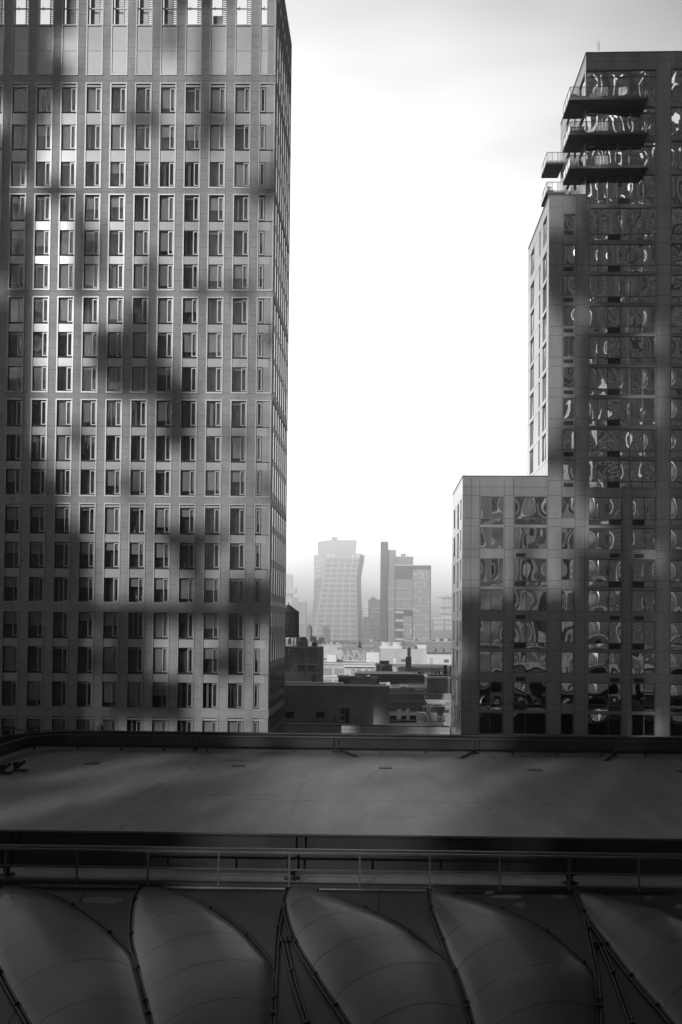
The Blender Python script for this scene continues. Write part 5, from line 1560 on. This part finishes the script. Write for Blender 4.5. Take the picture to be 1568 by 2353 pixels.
for (xa, xb, yb_, Yq, rf_) in ((722, 786, 1481.5, 622, 'the flat roof before the twisted tower'), (790, 836, 1483.5, 562, 'the flat roof behind the conifer'), (842, 878, 1474.5, 642, 'the roof under the dark apartment tower'), (936, 1040, 1474.5, 484, 'the roof behind the plant screens')):
    no = 0
    x = xa + fb_.uniform(0, 5)
    while x < xb - 4:
        wd_ = fb_.uniform(2.5, 8)
        block('rooftop_box', ORD[min(no, 12)] + ' tiny hazy box from the left on ' + rf_, 'roof unit', x, x + wd_, yb_ - fb_.uniform(2, 7), yb_ + .6, Yq + fb_.uniform(2, 12), 4, fb_.choice(['farmid', 'pale', 'slat', 'fardark']), group='tiny boxes on the far flat roofs')
        x += wd_ + fb_.uniform(1, 7); no += 1

# ------------------------------------------------------------------ unseen masses behind the viewpoint, outlined or added to shape light and reflections
YO = -190.0
def occ(x, y, Y=None):
    """point of the plane Y=YO (or Y) whose shadow lands on the stone tower where the picture shows (x, y)"""
    p = PY(x, y, YL)
    yo = YO if Y is None else Y
    tt = (YL - yo) / (-TOSUN.y)
    return p + TOSUN * tt
def strip_mat(name, dark, light, bw_, bh, ms):
    m = brick_mat(name, dark, light, bw_, bh, ms, .25, .5)
    m.node_tree.nodes['Brick Texture'].offset = 0.0
    return m
M['off1'] = strip_mat('office_grid', 0.07, 0.45, 2.2, 3.6, .28)
M['off2'] = strip_mat('office_bands', 0.05, 0.3, 4.4, 3.8, .5)
KX, KZ = math.tan(SUN_AZ), math.tan(SUN_EL) / math.cos(SUN_AZ)
def prism(name, label, pts, Y, dep, mt):
    t = thing(name, label, 'building', (occ(*pts[0]).x, Y, 0))
    P_ = [occ(*p) for p in pts]
    m = MB()
    f = [Vector((p.x, Y, max(0, p.z))) for p in P_]; b = [p - Vector((dep * KX, dep, 0)) for p in f]
    n = len(f); i0 = len(m.v)
    m.v += [tuple(p) for p in f + b]
    m.f.append(tuple(range(n))); m.f.append(tuple(reversed(range(n, 2 * n))))
    for k in range(n): m.f.append((k, n + k, n + (k + 1) % n, (k + 1) % n))
    for _ in range(n + 2): m.m.append(0); m.sm.append(False)
    m.build('wall', M[mt], t)
    return t
prism('unseen_block', 'tall office tower with a slanted crown behind the viewpoint, on the left', [(-420, 6000), (-420, 880), (-160, 900), (0, 1040), (225, 1250), (232, 6000)], YO, 22, 'off1')
prism('unseen_block', 'broad unseen sun blocker added behind the viewpoint, on the right', [(1515, 6000), (1515, -60), (1700, -200), (1900, -260), (2060, -260), (2060, 6000)], YO, 22, 'off2')  # unseen mass added to darken the right edge
prism('unseen_block', 'low wide unseen sun blocker added behind the viewpoint', [(226, 6000), (226, 2480), (620, 2460), (1000, 2480), (1415, 2460), (1415, 6000)], YO - 2, 22, 'off1')  # unseen mass added to keep sun off the lowest foreground
# unseen blocker added to dapple the facades, a frame with scattered cladding
t = thing('sun_blocker_frame', 'unseen added sun blocker, an open frame with scattered cladding panels behind the viewpoint', 'steel frame', (occ(600, 1400).x, YO + 6, 0))
STREAKS = ((285, 1775, 415, 1752), (130, 1858, 300, 1822), (330, 1806, 490, 1780), (520, 1775, 640, 1757))
def cover(x, y):
    """share of the added blocker, drawn to place shade and light, that carries cladding"""
    if y > 1790:
        zf = (1443 - y) / 24.0
        Yp = 95 + (zf + 9.2) / KZ
        Xp = (x - 878) / 24.0 - KX * (95 - Yp)
        sx, sy = 878 + Xp * FPX / Yp, 1443 + 8.9 * FPX / Yp
        if Yp < 33: return .38 if 330 < sx < 1300 and Yp > 28.5 else .97
        for (ax_, ay_, bx_2, by_) in STREAKS:
            f = max(0, min(1, ((sx - ax_) * (bx_2 - ax_) + (sy - ay_) * (by_ - ay_)) / ((bx_2 - ax_) ** 2 + (by_ - ay_) ** 2)))
            if math.hypot((sx - ax_ - f * (bx_2 - ax_)) * .35, sy - ay_ - f * (by_ - ay_)) < 16: return 0
        if 640 < sx < 1130: return .15
        if 1130 <= sx < 1330: return .6
        return 1.6
    if x > 1500: return .96
    if x < 60: return .8 if y > 250 else .7
    if x < 640:
        if y < 185: return .75 if x < 135 else .12
        if 1375 < y < 1420: return .85
        if y > 1640: return .35
        if y > 1150: return .3
        return .30 if y < 700 else .42
    if 1045 <= x < 1240 and y < 1080 or 1240 <= x < 1330 and y < 440: return 0
    if x < 1045:
        return (.25 if y < 1500 else .62) if x < 900 or y < 1100 else .08
    if x < 1350:
        if y < 440: return .5
        if y < 1100: return .5
        if y < 1235: return .12
        if y < 1290: return .35
        return .80
    if y < 190: return .5
    if abs(y - 910) < 20 or abs(y - 1130) < 22: return .45
    return .9
a0, a1 = occ(-60, 2470, YO + 6), occ(1540, -260, YO + 6)
f0 = PY(-60, 2470, YL); f1 = PY(1540, -260, YL)
q5 = random.Random(31)
cw, ch = 1.7, 2.4
ncx = int((a1.x - a0.x) / cw); ncz = int((a1.z - a0.z) / ch)
fr_ = MB()
for i in range(0, ncx + 1, 3): fr_.wbox(a0.x + i * cw - .12, a0.x + i * cw + .12, YO + 5.6, YO + 6, 0, a1.z)
for j in range(0, ncz + 1, 2): fr_.wbox(a0.x, a0.x + ncx * cw, YO + 5.5, YO + 5.6, a0.z + j * ch - .1, a0.z + j * ch + .1)
fr_.build('frame', M['pale'], t)
gr = [[q5.random() for _ in range(90)] for _ in range(90)]
def vn(u, v):
    i, j = int(u), int(v); a, b = u - i, v - j
    a = a * a * (3 - 2 * a); b = b * b * (3 - 2 * b)
    return (gr[i][j] * (1 - a) + gr[i + 1][j] * a) * (1 - b) + (gr[i][j + 1] * (1 - a) + gr[i + 1][j + 1] * a) * b
m = MB()
for i in range(ncx):
    for j in range(ncz):
        fx, fz = (i + .5) / ncx, (j + .5) / ncz
        px, py = -60 + 1600 * fx, 2470 - 2730 * fz
        v = .75 * vn(i * cw / 3.0, j * ch / 5.0) + .25 * q5.random()
        if v < .2 + .6 * cover(px, py):
            m.wbox(a0.x + i * cw + .03, a0.x + (i + 1) * cw - .03, YO + 6.02, YO + 6.2, a0.z + j * ch + .03, a0.z + (j + 1) * ch - .03)
m.build('baffle', M['off2'], t)
# pale cushioned shell that the lowest mirrored windows look at
t = thing('cushion_shell', 'tall pale shell of inflated cushions just behind the viewpoint, on the right', 'building', (36, -24, 0))
for k in range(6):
    m = MB(); x0 = 12 + k * 9.0; n = 16; i0 = 0
    for j in range(n + 1):
        for i in range(n + 1):
            a, b = i / n, j / n
            lean = 5 * b * b
            m.v.append((x0 + 8.8 * a + 3 * b, -20 - lean + 1.6 * (4 * a * (1 - a) * 4 * b * (1 - b)) ** .6, 4 + 39 * b))
    for j in range(n):
        for i in range(n):
            q_ = j * (n + 1) + i; m.f.append((q_, q_ + 1, q_ + n + 2, q_ + n + 1)); m.m.append(0); m.sm.append(True)
    m.build('air_cushion', M['white'], t)
m = MB()
for k in range(7): m.bar((12 + k * 9 - .1, -20.2, 4), (15 + k * 9 - .1, -25.2, 43.2), .3, .4)
m.wbox(10, 68, -60, -25.4, 0, 43); m.build('ribs', M['dark_metal'], t)
m = MB(); m.wbox(61.2, 66.8, YO - 16, YO - 4, 0, 112); o = m.build('white_reflector', M['white']); tag(o, 'slim unseen white reflector added in front of the dark slabs behind the viewpoint', 'building')  # unseen reflector added to brighten mirrored panes, standing in for open sky
# dark slabs that the mirrored windows of the right hand block look at
for k, (xa, xb, hh, mt) in enumerate(((52, 61, 262, 'off1'), (63.5, 76, 285, 'off2'), (79, 88, 240, 'off1'), (90, 107, 290, 'off2'), (110.5, 121, 255, 'off1'), (124, 150, 275, 'off2'))):
    m = MB(); m.wbox(xa, xb, YO - 45, YO - 20, 0, hh); o = m.build('slab_tower', M[mt])
    tag(o, ['first', 'second', 'third', 'fourth', 'fifth', 'sixth'][k] + ' dark slab tower from the left, in the row behind the viewpoint', 'building', 'slab towers behind the viewpoint')
# the tower the viewer stands in and its neighbours
for (nm, lb, x0, x1, y0, y1, h, mt) in (('unseen_block', 'mid height office tower behind the viewpoint to the far right', 60, 110, -120, -90, 120, 'off1'),
        ('unseen_block', 'mid height office tower behind the viewpoint to the far left', -190, -120, -140, -100, 110, 'off2'),
        ('podium_block', 'low dark podium directly under the viewpoint', -40, 8, -60, -3, 46, 'off2')):
    m = MB(); m.wbox(x0, x1, y0, y1, 0, h); o = m.build(nm, M[mt]); tag(o, lb, 'building')

# ------------------------------------------------------------------ haze
hz = MB(); hz.wbox(-3050, 3050, -950, 4950, -1, 440)
hm_ = bpy.data.materials.new('haze_air'); hm_.use_nodes = True
tt_ = hm_.node_tree; tt_.nodes.clear()
out = tt_.nodes.new('ShaderNodeOutputMaterial'); pv = tt_.nodes.new('ShaderNodeVolumePrincipled')
pv.inputs['Color'].default_value = (.98, .98, .98, 1); pv.inputs['Density'].default_value = HAZE_DENSITY; pv.inputs['Anisotropy'].default_value = 0.9
tt_.links.new(pv.outputs[0], out.inputs['Volume'])
o = hz.build('haze', hm_); o['kind'] = 'stuff'
